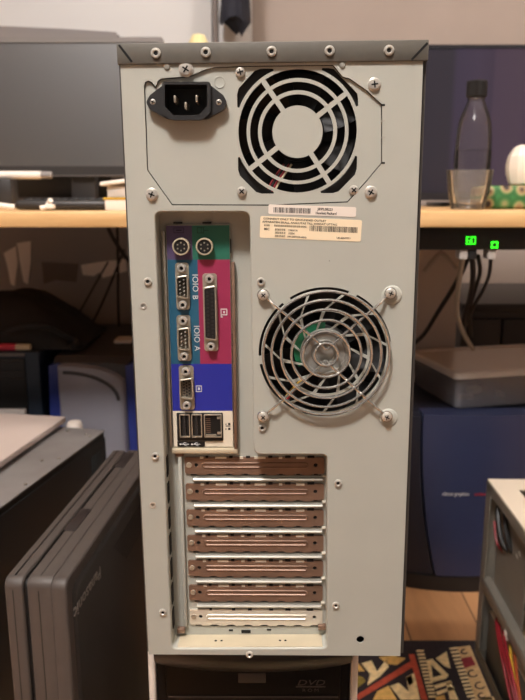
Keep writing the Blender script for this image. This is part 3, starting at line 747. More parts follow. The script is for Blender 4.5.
# ---- left monitor
m = mat('screen_left', (18, 17, 18), .39); mat('mon_grey', (112, 108, 106), .45); mat('mon_dark', (40, 38, 38), .45); mat('mon_base', (128, 124, 122), .4)
m.node_tree.nodes['Principled BSDF'].inputs['IOR'].default_value = 2.5
MY = 1.62
p0, p1 = at(-6, 41, MY), at(165, 172, MY)
ztop, zbot = at(60, 37, MY).z, at(60, 176, MY).z; mx0, mx1 = at(-16, 100, MY).x, at(164.5, 100, MY).x
mon = thing('monitor', 'grey-framed monitor with a dark screen at the left, behind the grey tower', 'monitor', ((mx0 + mx1) / 2, MY, DZ))
hw = (mx1 - mx0) / 2; a0, a1 = zbot - DZ, ztop - DZ
def frame_part(mon, hw, a0, a1, t, bot, y0, y1, m, name='bezel'):
    q = MB(); q.plate(rrect(-hw, hw, a0, a1, .006), [[(-hw + t, a0 + bot), (hw - t, a0 + bot), (hw - t, a1 - t), (-hw + t, a1 - t)]], y0, y1); return q.obj(name, m, mon)
frame_part(mon, hw, a0, a1, .011, .022, 0, .02, 'mon_grey')
q = MB(); q.box(-hw + .002, hw - .002, -.0006, .012, a0 + .002, a0 + .0215); q.obj('lower_bezel', 'mon_dark', mon)
q = MB(); q.box(-hw + .010, hw - .010, .003, .015, a0 + .02, a1 - .0105); q.obj('screen', 'screen_left', mon)
q = MB(); q.box(-hw + .006, hw - .006, .02, .05, a0 + .006, a1 - .006, bev=.006); q.obj('rear_shell', 'mon_dark', mon)
nx = at(81, 185, MY).x - mon.location.x
q = MB(); q.box(nx - .028, nx + .028, .02, .055, .012, a0 + .05, bev=.004); q.obj('neck', 'mon_dark', mon)
q = MB(); q.box(nx - .125, nx + .03, -.07, .12, 0, .012, bev=.005); q.obj('stand_base', 'mon_base', mon)
# flat grey device whose upper edge shows above the monitor
p = at(0, 21, 1.72); p2 = at(113, 27, 1.72)
mat('device_grey', (118, 112, 110), .5)
sb = thing('printer', 'grey device whose top edge shows above the left monitor', 'printer', (0, 1.84, DZ))
q = MB(); zA, zB = p.z - DZ, p2.z - DZ
pts = [(p.x - .14, zA + .004), (p.x, zA), ((p.x + p2.x) / 2, (zA + zB) / 2 + .001), (p2.x - .004, zB), (p2.x, zB - .006), (p2.x, 0.0), (p.x - .14, 0.0)]
q.plate(pts, [], -.07, .01); q.obj('housing', 'device_grey', sb)
q = MB(); q.box(p.x - .1, p2.x - .03, -.072, -.0705, .02, .12, bev=.0003); q.obj('front_cover', 'mon_dark', sb)

# ---- right monitor
m = bpy.data.materials.new('screen_reflection'); m.use_nodes = True; nt = m.node_tree; B = nt.nodes['Principled BSDF']
B.inputs['Base Color'].default_value = rgb(34, 30, 38); B.inputs['Roughness'].default_value = .22
tc = nt.nodes.new('ShaderNodeTexCoord'); sp = nt.nodes.new('ShaderNodeSeparateXYZ'); nt.links.new(tc.outputs['Object'], sp.inputs[0])
cr = nt.nodes.new('ShaderNodeValToRGB'); mr = nt.nodes.new('ShaderNodeMapRange')
MY2 = 1.55; rx0, rx1 = at(400, 120, MY2).x, at(620, 120, MY2).x; rc = (rx0 + rx1) / 2
mr.inputs['From Min'].default_value = at(430, 120, MY2).x - rc; mr.inputs['From Max'].default_value = at(530, 120, MY2).x - rc
nt.links.new(sp.outputs[0], mr.inputs[0]); nt.links.new(mr.outputs[0], cr.inputs[0])
E = cr.color_ramp.elements; E[0].position = 0; E[0].color = rgb(44, 44, 50); E[1].position = 1; E[1].color = rgb(84, 62, 84)
for ps_, c_ in ((.20, (46, 45, 50)), (.25, (64, 57, 78)), (.46, (74, 62, 82)), (.60, (68, 56, 74)), (.63, (86, 68, 84)), (.88, (90, 71, 84))):
    e_ = E.new(ps_); e_.color = rgb(*c_)
nt.links.new(cr.outputs[0], B.inputs['Emission Color']); B.inputs['Emission Strength'].default_value = .5; MATS['screen_reflection'] = m  # purple reflection on the screen painted into its emission colour
mat('mon_black', (30, 30, 36), .35)
mon2 = thing('monitor', 'black monitor with a painted purple screen reflection at the right, behind the glass bottle', 'monitor', (rc, MY2, DZ))
hw = (rx1 - rx0) / 2; a1 = at(470, 44.5, MY2).z - DZ; a0 = .014
frame_part(mon2, hw, a0, a1, .007, .016, 0, .018, 'mon_black')
q = MB(); q.box(-hw + .006, hw - .006, .003, .014, a0 + .015, a1 - .0065); q.obj('screen', 'screen_reflection', mon2)
q = MB(); q.box(-hw + .005, hw - .005, .018, .05, a0 + .004, a1 - .004, bev=.006); q.obj('rear_shell', 'mon_black', mon2)
q = MB(); q.box(-.03, .03, .05, .08, .008, .2, bev=.004); q.box(-.03, .03, .04, .055, .15, .2); q.obj('neck', 'mon_black', mon2)
q = MB(); q.box(-.13, .13, .022, .17, 0, .010, bev=.003); q.obj('stand_base', 'mon_black', mon2)

# ---- things on the desk, left
mat('pale_grey', (196, 190, 184), .5); mat('ivory', (226, 216, 204), .5); mat('tube_white', (232, 224, 214), .4)
kx0, kx1 = at(14, 203, 1.12).x, at(107, 203, 1.12).x
kb = thing('keyboard', 'dark low keyboard lying on the desk edge under the left monitor', 'keyboard', ((kx0 + kx1) / 2, 1.12, DZ)); hw = (kx1 - kx0) / 2
q = MB(); q.box(-hw, hw, 0, .13, 0.001, .016, bev=.006, seg=3); q.obj('keyboard_body', 'mon_dark', kb)
q = MB()
for r_ in range(4):
    for c_ in range(9):
        xx = -hw + .008 + c_ * (2 * hw - .016) / 9; q.box(xx, xx + (2 * hw - .016) / 9 - .002, .022 + r_ * .024, .042 + r_ * .024, .0155, .0185, bev=.0008)
q.obj('keys', 'black_plastic', kb)
bb = MB(); x0, x1 = at(-30, 180, 1.74).x, at(48, 180, 1.74).x
bb.box(x0, x1, 1.735, 1.80 - .075, DZ, at(20, 178.8, 1.74).z, bev=.0)
bb = None
q = MB(); yy = 1.36; A_, C_ = at(-12, 175, yy), at(51, 175, yy); zt_ = A_.z
# long white tube resting on a small black box beside the monitor stand
q.box(A_.x, at(14, 180, yy).x, -.02, .02, 0, zt_ - .0075 - DZ, bev=.002)
bxo = q.obj('black_box', 'mon_dark', None, loc=(0, yy, DZ)); tag(bxo, 'plain black box on the desk below the left monitor', 'box')
wt = thing('tube_lamp', 'white tube with grey ends lying on the black box at the left', 'tube lamp', (0, yy, zt_))
q = MB(); q.lathe([(.0072, -.05), (.0074, 0), (.0074, C_.x - A_.x - .018)], c=(A_.x, 0, 0), axis='x', n=16); q.obj('tube', 'tube_white', wt)
q = MB(); q.lathe([(.0068, C_.x - A_.x - .018), (.0068, C_.x - A_.x), (.005, C_.x - A_.x + .002)], c=(A_.x, 0, 0), axis='x', n=16); q.obj('end_cap', 'mon_base', wt)
# stack at the right end of that side
sx = at(106, 200, 1.1).x
nb = thing('box', 'white carton with a yellow band on the desk just left of the grey tower', 'box', (sx, 1.09, DZ))
zc0 = at(115, 209, 1.09).z - DZ
q = MB(); q.box(.0, .09, 0, .10, 0, at(115, 199.6, 1.09).z - DZ, bev=.001); q.obj('lower_half', 'ivory', nb)
q = MB(); q.box(-.002, .092, -.001, .101, at(115, 199.6, 1.09).z - DZ, at(115, 197.4, 1.09).z - DZ); q.obj('band', 'yellow_wire', nb)
q = MB(); q.box(.004, .09, .002, .10, at(115, 197.4, 1.09).z - DZ, at(115, 186, 1.09).z - DZ, bev=.001); q.obj('upper_half', 'pale_grey', nb)
tz = at(115, 185.8, 1.09).z
q = MB(); q.box(-.008, .088, -.006, .1, 0, .006, bev=.002, M=Matrix.Rotation(R(-7), 4, 'Y')); pd = q.obj('notepad', 'tube_white', None, loc=(sx + .003, 1.09, tz + .0005)); tag(pd, 'white pad tilted on top of the white carton', 'notepad')
q = MB(); A_ = at(40, 207, 1.07)
q.tube([(0, 0, .004), (.008, .004, .006), (.012, .006, .012), (.016, .002, .016)], .0038, 8, smooth=4); q.box(.010, .022, -.004, .006, .003, .010, bev=.002)
cl = q.obj('cable_plug', 'ivory', None, loc=(A_.x, 1.07, DZ)); tag(cl, 'small white plug on the desk edge in front of the keyboard', 'plug')
q = MB(); A_ = at(-14, 203, 1.07); q.tube([(0, 0, .007), (.02, 0, .008), (.034, .004, .006), (.040, .006, .0055)], .0045, 8, smooth=4); o = q.obj('cable_end', 'ivory', None, loc=(A_.x, 1.07, DZ)); tag(o, 'white cable end at the left edge of the desk', 'cable')

# ---- bottle, tumbler and green box
thin_glass('bottle_glass', (248, 247, 247), .12, .02, (220, 214, 210)); thin_glass('tumbler_glass', (246, 246, 245), .10, .05, (236, 232, 228)); thin_glass('water', (250, 250, 250), .03, 0)
mat('cap_black', (12, 11, 11), .35)
BY = 1.30; bp = at(469.5, 209, BY); s_ = (at(488, 150, BY).x - at(451.5, 150, BY).x) / 2
def zz(py): return at(470, py, BY).z - DZ
bt = thing('bottle', 'clear bottle with ribbed black cap standing on the desk at the right', 'bottle', (bp.x, BY, DZ))
pr = [(.0, .0015), (s_ * .80, .0012), (s_ * .86, .004), (s_ * .92, zz(195)), (s_ * .97, zz(175)), (s_, zz(158)), (s_ * .94, zz(138)), (s_ * .90, zz(128)), (s_ * .80, zz(118)), (s_ * .58, zz(108)), (s_ * .42, zz(100)), (s_ * .36, zz(96)), (s_ * .36, zz(90))]
b = MB(); b.loft([[(r * math.cos(2 * PI * k / 40), r * math.sin(2 * PI * k / 40), z) for k in range(40)] for r, z in [(max(r, 1e-5), z) for r, z in pr]]); b.obj('bottle_body', 'bottle_glass', bt, smooth=60)
pw = [(r - .0015, max(z, .004)) for r, z in pr if r > .01 and z < zz(152)] + [(s_ * .96, zz(150))]
b = MB(); b.lathe(pw, n=40); b.obj('water', 'water', bt, smooth=60)
rc_ = s_ * .52; b = MB(); rings = []
for z in (zz(97), zz(96.4), zz(82), zz(81)):
    rr = rc_ * (.93 if z in (zz(97), zz(81)) else 1); rings.append([(rr * (1 + .05 * (k % 2)) * math.cos(2 * PI * k / 48), rr * (1 + .05 * (k % 2)) * math.sin(2 * PI * k / 48), z) for k in range(48)])
b.loft(rings, cap0=True, cap1=True); b.obj('bottle_cap', 'cap_black', bt, smooth=20)
b = MB(); b.lathe([(s_ * .40, zz(100)), (s_ * .47, zz(99)), (s_ * .47, zz(97.6)), (s_ * .38, zz(97))], n=32); b.obj('neck_ring', 'bottle_glass', bt)
TY = 1.18; tp = at(467.5, 209, TY); tr = (at(490.5, 172, TY).x - at(444.5, 172, TY).x) / 2; th = at(468, 170.5, TY).z - DZ
tb = thing('tumbler', 'empty clear drinking glass in front of the clear bottle', 'glass', (tp.x, TY, DZ))
b = MB(); PRF = [(tr * .70, .001), (tr * .73, .003), (tr * .88, th * .45), (tr, th), (tr * .965, th), (tr * .84, th * .45), (tr * .67, .011), (.0001, .009)]
b.loft([[(r * math.cos(2 * PI * k / 40), r * math.sin(2 * PI * k / 40), z) for k in range(40)] for r, z in [(.0001, .001)] + PRF]); b.obj('glass_body', 'tumbler_glass', tb, smooth=50)
b = MB(); b.tube([(tr * .982 * math.cos(2 * PI * k / 40), tr * .982 * math.sin(2 * PI * k / 40), th) for k in range(40)], .0009, 6, closed=True); b.obj('rim', 'tumbler_glass', tb)
# green box with ringed dots
m = bpy.data.materials.new('green_eyes'); m.use_nodes = True; nt = m.node_tree; B = nt.nodes['Principled BSDF']; B.inputs['Roughness'].default_value = .6
tc = nt.nodes.new('ShaderNodeTexCoord'); vo = nt.nodes.new('ShaderNodeTexVoronoi'); vo.inputs['Scale'].default_value = 34; vo.inputs['Randomness'].default_value = .35; vo.distance = 'EUCLIDEAN'
mp = nt.nodes.new('ShaderNodeMapping'); mp.inputs['Scale'].default_value = (1, .05, 1); nt.links.new(tc.outputs['Object'], mp.inputs[0])
nt.links.new(mp.outputs[0], vo.inputs['Vector']); cr = nt.nodes.new('ShaderNodeValToRGB'); cr.color_ramp.interpolation = 'LINEAR'
E = cr.color_ramp.elements; E[0].position = 0; E[0].color = rgb(24, 18, 14); E[1].position = 1; E[1].color = rgb(46, 120, 60)
for ps_, c_ in ((.15, (34, 22, 16)), (.22, (140, 116, 84)), (.32, (150, 140, 96)), (.40, (78, 118, 66)), (.5, (34, 92, 44)), (.62, (44, 110, 56))):
    e_ = E.new(ps_); e_.color = rgb(*c_)
nt.links.new(vo.outputs['Distance'], cr.inputs[0]); nt.links.new(cr.outputs[0], B.inputs['Base Color']); MATS['green_eyes'] = m
GY_ = 1.22; gx0 = at(484, 200, GY_).x; gh = at(500, 185.5, GY_).z - DZ
gb = MB(); gb.box(0, .20, 0, .09, 0, gh, bev=.008, seg=3); gb = gb.obj('green_pouch', 'green_eyes', None, loc=(gx0, GY_, DZ)); tag(gb, 'green pouch with ringed dots on the desk, right of the drinking glass', 'pouch')
mat('porcelain', (232, 222, 208), .35)
ox = at(530, 165, GY_).x; oh = at(520, 143, GY_).z - DZ - gh; orr = ox - at(515.5, 165, GY_).x
q = MB(); q.lathe([(orr * .5, 0), (orr * .72, .004), (orr * .95, oh * .28), (orr, oh * .5), (orr * .9, oh * .72), (orr * .55, oh * .93), (orr * .2, oh)], n=9)
o = q.obj('ornament', 'porcelain', None, loc=(ox, GY_ + .045, DZ + gh), smooth=20); tag(o, 'white faceted ornament standing on the green pouch', 'ornament')
# pale yellow domed thing at the wardrobe foot line
q = MB(); cp = at(198.5, 41, 1.7); rr_ = at(211, 41, 1.7).x - cp.x; hz = at(198, 33.5, 1.7).z - DZ
q.lathe([(rr_ * .5, 0), (rr_ * .55, .004), (rr_ * .16, .02), (rr_ * .12, hz * .7), (rr_ * .8, hz * .72), (rr_, hz * .82), (rr_ * .92, hz * .93), (rr_ * .5, hz * .99), (0, hz)], n=32)
o = q.obj('table_lamp', 'pale_yellow', None, loc=(cp.x, 1.7, DZ), smooth=40); tag(o, 'pale yellow dome peeking over the grey tower, left of the navy garment', 'lamp')

# =================================================================== UNDER THE DESK, RIGHT
mat('led', (60, 255, 60), .5, emit=(70, 255, 50), estr=1.5)
hb = thing('power_strip', 'black box with green digits fixed beneath the desk at the right', 'power strip', (0, 1.03, 0))
bz1, bz0 = DZ - .0217, at(470, 250, 1.03).z
q = MB(); q.box(at(412, 240, 1.03).x, .62, 0, .07, bz0, bz1, bev=.002); q.obj('housing', 'black', hb)
SEG = {'6': 'acdefg', '0': 'abcdef', '8': 'abcdefg'}
def digit(q, ch, x, z, w, h):
    t = w * .19; H = h / 2
    R_ = {'a': (0, w, h - t, h), 'g': (0, w, H - t / 2, H + t / 2), 'd': (0, w, 0, t), 'f': (0, t, H, h), 'b': (w - t, w, H, h), 'e': (0, t, 0, H), 'c': (w - t, w, 0, H)}
    for s in SEG[ch]: a, c, e_, f = R_[s]; q.box(x + a, x + c, -.0006, .0002, z + e_, z + f)
dsz = .0062
A_ = at(466, 244.2, 1.03); q = MB(); digit(q, '6', A_.x, A_.z, dsz, .0108); digit(q, '0', A_.x + dsz * 1.18, A_.z, dsz, .0108); q.obj('digits', 'led', hb)
A_ = at(491, 248, 1.03); q = MB(); digit(q, '0', A_.x, A_.z, .0095, .0092); q.obj('digits', 'led', hb)
for px in (463, 472, 491):
    A_ = at(px, 251, 1.04); q = MB(); q.box(A_.x - .006, A_.x + .006, .004, .03, A_.z - .012, bz0 + .001, bev=.002); q.obj('plug', 'pale_grey' if px != 472 else 'black_plastic', hb)
def cable(name, label, pxs, m, r, group=None):
    q = MB(); q.tube([at(x, y, Y) for x, y, Y in pxs], r, 8, smooth=8); o = q.obj(name, m); tag(o, label, 'cable', group); return o
cable('cable', 'thin black cable slanting down left from the black box with green digits', [(468.5, 257, 1.088), (456, 283, 1.15), (438, 312, 1.22), (424, 334, 1.30), (412, 345, 1.36)], 'black_wire', .0042)
cable('cable', 'pale grey cable hanging left of the black cables and reaching the clear storage box', [(463, 256, 1.05), (459, 282, 1.10), (457, 312, 1.17), (463, 332, 1.22), (473, 349, 1.27)], 'grey_wire', .0042)
cable('cable', 'black cable hanging straight below the green digits', [(472, 256, 1.05), (473, 275, 1.12), (470, 298, 1.2), (464, 318, 1.28), (464, 340, 1.34)], 'black_wire', .0045)
cable('cable', 'loose black cable hanging at the right of the cable bundle', [(491, 255, 1.05), (489, 275, 1.1), (482, 292, 1.16), (474, 306, 1.22), (466, 325, 1.34)], 'black_wire', .003)
cable('cable', 'black cable bowed right of the straight black cable below the green digits', [(478, 256, 1.085), (480, 272, 1.15), (475, 290, 1.22), (470, 310, 1.28), (471, 336, 1.40)], 'black_wire', .0035)
# white hanger-like bracket
q = MB(); q.tube([at(424, 272, 1.2), at(432, 262, 1.2), at(441, 253.5, 1.2), at(450, 261, 1.2), at(457, 268, 1.2)], .004, 8, smooth=4)
q.tube([at(441, 253.5, 1.2), at(442, 248, 1.2), at(446, 244, 1.2), at(446, 238, 1.2), at(446, 226, 1.2)], .0025, 8, smooth=4); o = q.obj('coat_hanger', 'grey_wire'); tag(o, 'pale hanger hung beneath the desk beside the black box with green digits', 'hanger')
# dark cabinet in the gap at the far right
mat('cab_dark', (40, 36, 36), .5); mat('cab_top', (112, 98, 92), .6)
cb = thing('cabinet', 'low dark cabinet under the desk behind the clear storage box', 'cabinet', (0, 1.75, 0)); cz = at(490, 303, 1.75).z
q = MB(); q.box(at(462, 320, 1.75).x, 1.2, 0, .4, 0, cz - .02); q.obj('carcass', 'cab_dark', cb)
q = MB(); q.box(at(460, 320, 1.75).x, 1.22, -.015, .42, cz - .02, cz, bev=.002); q.obj('cabinet_top', 'cab_dark', cb)
q = MB(); q.box(at(470, 320, 1.75).x, at(500, 320, 1.75).x, -.012, 0, .05, cz - .04, bev=.002); q.obj('door', 'cab_dark', cb)
q = MB(); q.box(at(502, 320, 1.75).x, at(545, 320, 1.75).x, -.012, 0, .05, cz - .04, bev=.002); q.obj('door', 'cab_dark', cb)

# =================================================================== BLUE WORKSTATION
mat('blue_skin', (46, 53, 82), .38, 0, .04, 20); mat('ws_dark', (34, 36, 48), .45); mat('ws_base', (28, 27, 28), .5)
mat('logo_white', (200, 200, 200), .5); mat('logo_red', (176, 50, 56), .5)
OZ = .362; OX0, OX1 = .255, .545; OY = 1.255
ws = thing('workstation', 'big dark blue computer with curved front, under the clear storage box', 'computer', ((OX0 + OX1) / 2, OY, 0)); hw = (OX1 - OX0) / 2
q = MB(); q.box(-hw, hw, .03, .36, .028, OZ - .004, bev=.012, seg=3); q.obj('case_body', 'ws_dark', ws)
q = MB(); rings = []
for zc, ins in ((0.0, .012), (.004, .006), (.024, 0.0), (.032, .004)):
    rings.append([(x * (1 - ins / hw), y, zc) for x, y in [(-hw, .34), (-hw, .03)] + [(-hw + 2 * hw * k / 16, .012 - .026 * math.sin(PI * k / 16) ** .8) for k in range(17)] + [(hw, .03), (hw, .34)]])
q.loft(rings, cap0=True, cap1=True); q.obj('plinth', 'ws_base', ws)
def skin_y(u, v): return .006 - .020 * math.sin(PI * min(max((u + 1) / 2, 0), 1)) ** .7 - .004 * math.sin(PI * v)
rings = []
for j in range(15):
    v = j / 14; z = .034 + (OZ - .034) * v; row = []
    le = -hw + at(423, 412, OY).x - OX0 + .012 * (1 - v) ** 2.2 * 3.2
    for i in range(21):
        u = i / 20; x = le + (hw - .006 - le) * u; row.append((x, skin_y(x / hw, v), z))
    rings.append(row + [(hw - .006, .034, z), (le, .034, z)])
q = MB(); q.loft(rings, cap0=True, cap1=True); q.obj('front_skin', 'blue_skin', ws, smooth=40)
rings = []
for j in range(15):                                          # darker blue side strip at the left of the skin
    v = j / 14; z = .034 + (OZ - .006 - .034) * v; le = -hw + at(423, 412, OY).x - OX0 + .012 * (1 - v) ** 2.2 * 3.2 - .003
    rings.append([(-hw, .02, z), (-hw + .01, .010, z), (le, skin_y(le / hw, v) + .006, z), (le, .034, z), (-hw, .034, z)])
q = MB(); q.loft(rings, cap0=True, cap1=True); q.obj('side_strip', 'ws_dark', ws, smooth=40)
q = MB(); A_ = at(441, 494, OY - .012); q.text('silicon graphics', .0105, face_text(A_.x - ws.location.x, A_.z, -.0195), 0, sx=.80, ext=.0003)
q.text('octane', .0105, face_text(A_.x - ws.location.x + .061, A_.z, -.0195), 1, sx=.9, ext=.0003); q.obj('logo', ['logo_white', 'logo_red'], ws)
q = MB(); A_ = at(412, 558, OY); q.box(A_.x - ws.location.x - .006, A_.x - ws.location.x + .004, .006, .012, A_.z - .008, A_.z + .008, bev=.001); q.obj('label', 'device_grey', ws)
# ---- clear storage box
thin_glass('clear_plastic', (222, 222, 224), .12, .20, (214, 214, 222)); thin_glass('lid_plastic', (206, 204, 202), .25, .72, (242, 238, 234))
sp0 = atz(458, 411, OZ + .001)
sb = thing('storage_box', 'clear plastic storage box with lid on the dark blue computer', 'storage box', (sp0.x - .004, sp0.y + .006, OZ), R(13))
bw, bd, bh = .30, .20, .066
q = MB()
def rr3(x0, x1, y0, y1, z, r=.012): return [(x, y, z) for x, y in rrect(x0, x1, y0, y1, r, 4)]
q.loft([rr3(.006, bw - .006, .006, bd - .006, .0012), rr3(.004, bw - .004, .004, bd - .004, .004), rr3(0, bw, 0, bd, bh), rr3(.002, bw - .002, .002, bd - .002, bh), rr3(.006, bw - .006, .006, bd - .006, .005), ], cap0=True, cap1=True)
q.obj('box_body', 'clear_plastic', sb)
q = MB(); q.loft([rr3(-.006, bw + .006, -.006, bd + .006, bh - .004), rr3(-.006, bw + .006, -.006, bd + .006, bh + .006), rr3(-.003, bw + .003, -.003, bd + .003, bh + .009), rr3(.008, bw - .008, .008, bd - .008, bh + .009), rr3(.011, bw - .011, .011, bd - .011, bh + .006)], cap1=True)
q.obj('lid', 'lid_plastic', sb)
for k, (x, y, z, s, mname) in enumerate(((.05, .05, .004, .012, 'pale_grey'), (.09, .09, .004, .016, 'ivory'), (.13, .06, .004, .012, 'pale_grey'))):
    q = MB(); q.box(-s, s, -s * .6, s * .6, 0, s * .8, bev=.002); M4 = Matrix.Translation(sb.location) @ Matrix.Rotation(R(13), 4, 'Z') @ Vector((x, y, z + .0015))
    o = q.obj('adapter', mname, None, loc=M4, rot=(0, 0, R(40 * k))); tag(o, ['leftmost pale adapter lying inside the clear storage box', 'ivory adapter lying deeper inside the clear storage box', 'pale adapter right of the others inside the clear storage box'][k], 'adapter', 'adapters in the storage box')

# =================================================================== OPEN CHASSIS, RIGHT
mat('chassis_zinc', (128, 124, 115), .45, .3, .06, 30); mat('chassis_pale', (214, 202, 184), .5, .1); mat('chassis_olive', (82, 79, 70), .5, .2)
cx, cy = atz(473, 655, 0).x + .003, 1.047; chz = .312
ch = thing('computer_case', 'open bare metal computer case with loose wires, standing on the rug at the right', 'computer case', (cx, cy, .0064), R(-1.5))
D_, W_ = .44, .19
q = MB()
q.plate([(0, chz - .003), (W_, chz - .003), (W_, chz), (0, chz)], [], -D_, -.0)
top = MB()
hol = [rrect(.035, .075, -.075, -.04, .004), rrect(.025, .05, -.15, -.105, .006), rrect(.09, .16, -.17, -.05, .01)]
top.plate([(0, -D_), (W_, -D_), (W_, 0), (0, 0)], hol, -.0012, .0012)
bmesh.ops.transform(top.bm, matrix=Matrix.Translation((0, 0, chz - .0012)) @ Matrix.Rotation(-PI / 2, 4, 'X') , verts=top.bm.verts)
for v in top.bm.verts: v.co.y = -v.co.y if v.co.y > 0 else v.co.y
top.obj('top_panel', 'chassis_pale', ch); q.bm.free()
q = MB(); q.box(-.001, .0, -D_, 0, chz - .018, chz - .0024); q.box(0, .010, -D_, 0, chz - .019, chz - .018); q.obj('top_rail', 'chassis_zinc', ch)
q = MB(); q.box(0, W_, -.0015, 0, 0, chz - .003); q.obj('rear_panel', 'chassis_zinc', ch)
q = MB(); q.box(0, W_, -D_, -.0015, .004, .0055); q.box(-.001, 0, -D_, 0, .0, .022); q.obj('bottom_panel', 'chassis_olive', ch)
q = MB(); q.box(-.001, .0, -.022, 0, .02, chz - .003); q.box(0, .001, -.022, -.020, .02, chz - .003); q.obj('corner_post', 'chassis_zinc', ch)
q = MB(); q.box(W_ - .0015, W_, -D_, 0, .004, chz - .003); q.obj('side_panel', 'chassis_zinc', ch)
mr0 = .128; q = MB(); q.box(-.002, .0, -D_, -.012, mr0, mr0 + .020, bev=.0006); q.box(0, .012, -D_, -.012, mr0 + .019, mr0 + .020); q.obj('middle_rail', 'chassis_zinc', ch)
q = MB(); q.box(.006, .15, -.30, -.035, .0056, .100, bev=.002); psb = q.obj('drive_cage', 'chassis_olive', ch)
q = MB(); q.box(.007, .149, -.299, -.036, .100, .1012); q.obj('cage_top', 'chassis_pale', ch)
q = MB(); q.box(.012, .10, -.12, -.03, .17, .173); q.box(.012, .014, -.16, -.03, .14, .29); q.obj('inner_bracket', 'chassis_zinc', ch)
def ctube(name, pts, m, r=.0022):
    q = MB(); q.tube(pts, r, 8, smooth=8); q.obj(name, m, ch)
ctube('wire', [(.016, -.05, .11), (-.002, -.10, .115), (-.010, -.16, .10), (-.006, -.20, .06), (.004, -.24, .03)], 'red_wire')
ctube('wire', [(.018, -.06, .112), (-.004, -.12, .12), (-.012, -.20, .10), (-.006, -.26, .05)], 'red_wire')
ctube('wire', [(.015, -.08, .112), (-.006, -.15, .125), (-.014, -.22, .11), (-.010, -.30, .04)], 'red_wire')
ctube('wire', [(.018, -.12, .112), (-.006, -.20, .12), (-.016, -.27, .09), (-.012, -.33, .03)], 'orange_wire')
ctube('wire', [(.02, -.10, .112), (-.006, -.18, .118), (-.012, -.25, .09), (-.008, -.31, .03)], 'yellow_wire')
ctube('wire', [(.02, -.04, .106), (.012, -.07, .118), (.02, -.10, .124), (.03, -.13, .112)], 'cream_wire', .003)
ctube('wire', [(.01, -.03, .295), (.004, -.05, .27), (.006, -.07, .24), (.018, -.08, .225), (.03, -.07, .22)], 'black_wire', .004)
ctube('wire', [(.014, -.05, .29), (.008, -.075, .27), (.010, -.095, .245), (.02, -.10, .232)], 'black_wire', .004)
ctube('wire', [(.008, -.022, .25), (.008, -.04, .225), (.014, -.06, .215)], 'red_wire', .002)
ctube('wire', [(.02, -.115, .262), (.014, -.13, .252), (.02, -.145, .248), (.03, -.15, .25)], 'steel', .003)
ctube('wire', [(.02, -.105, .252), (.014, -.12, .243), (.02, -.135, .239), (.03, -.14, .241)], 'steel', .003)
q = MB(); q.box(-.003, .004, -.145, -.135, .128 - .006, .135, bev=.001); q.obj('connector', 'ivory', ch)
q = MB(); q.box(.01, .03, -.15, -.11, .1013, .112, bev=.002); q.obj('connector', 'ivory', ch)

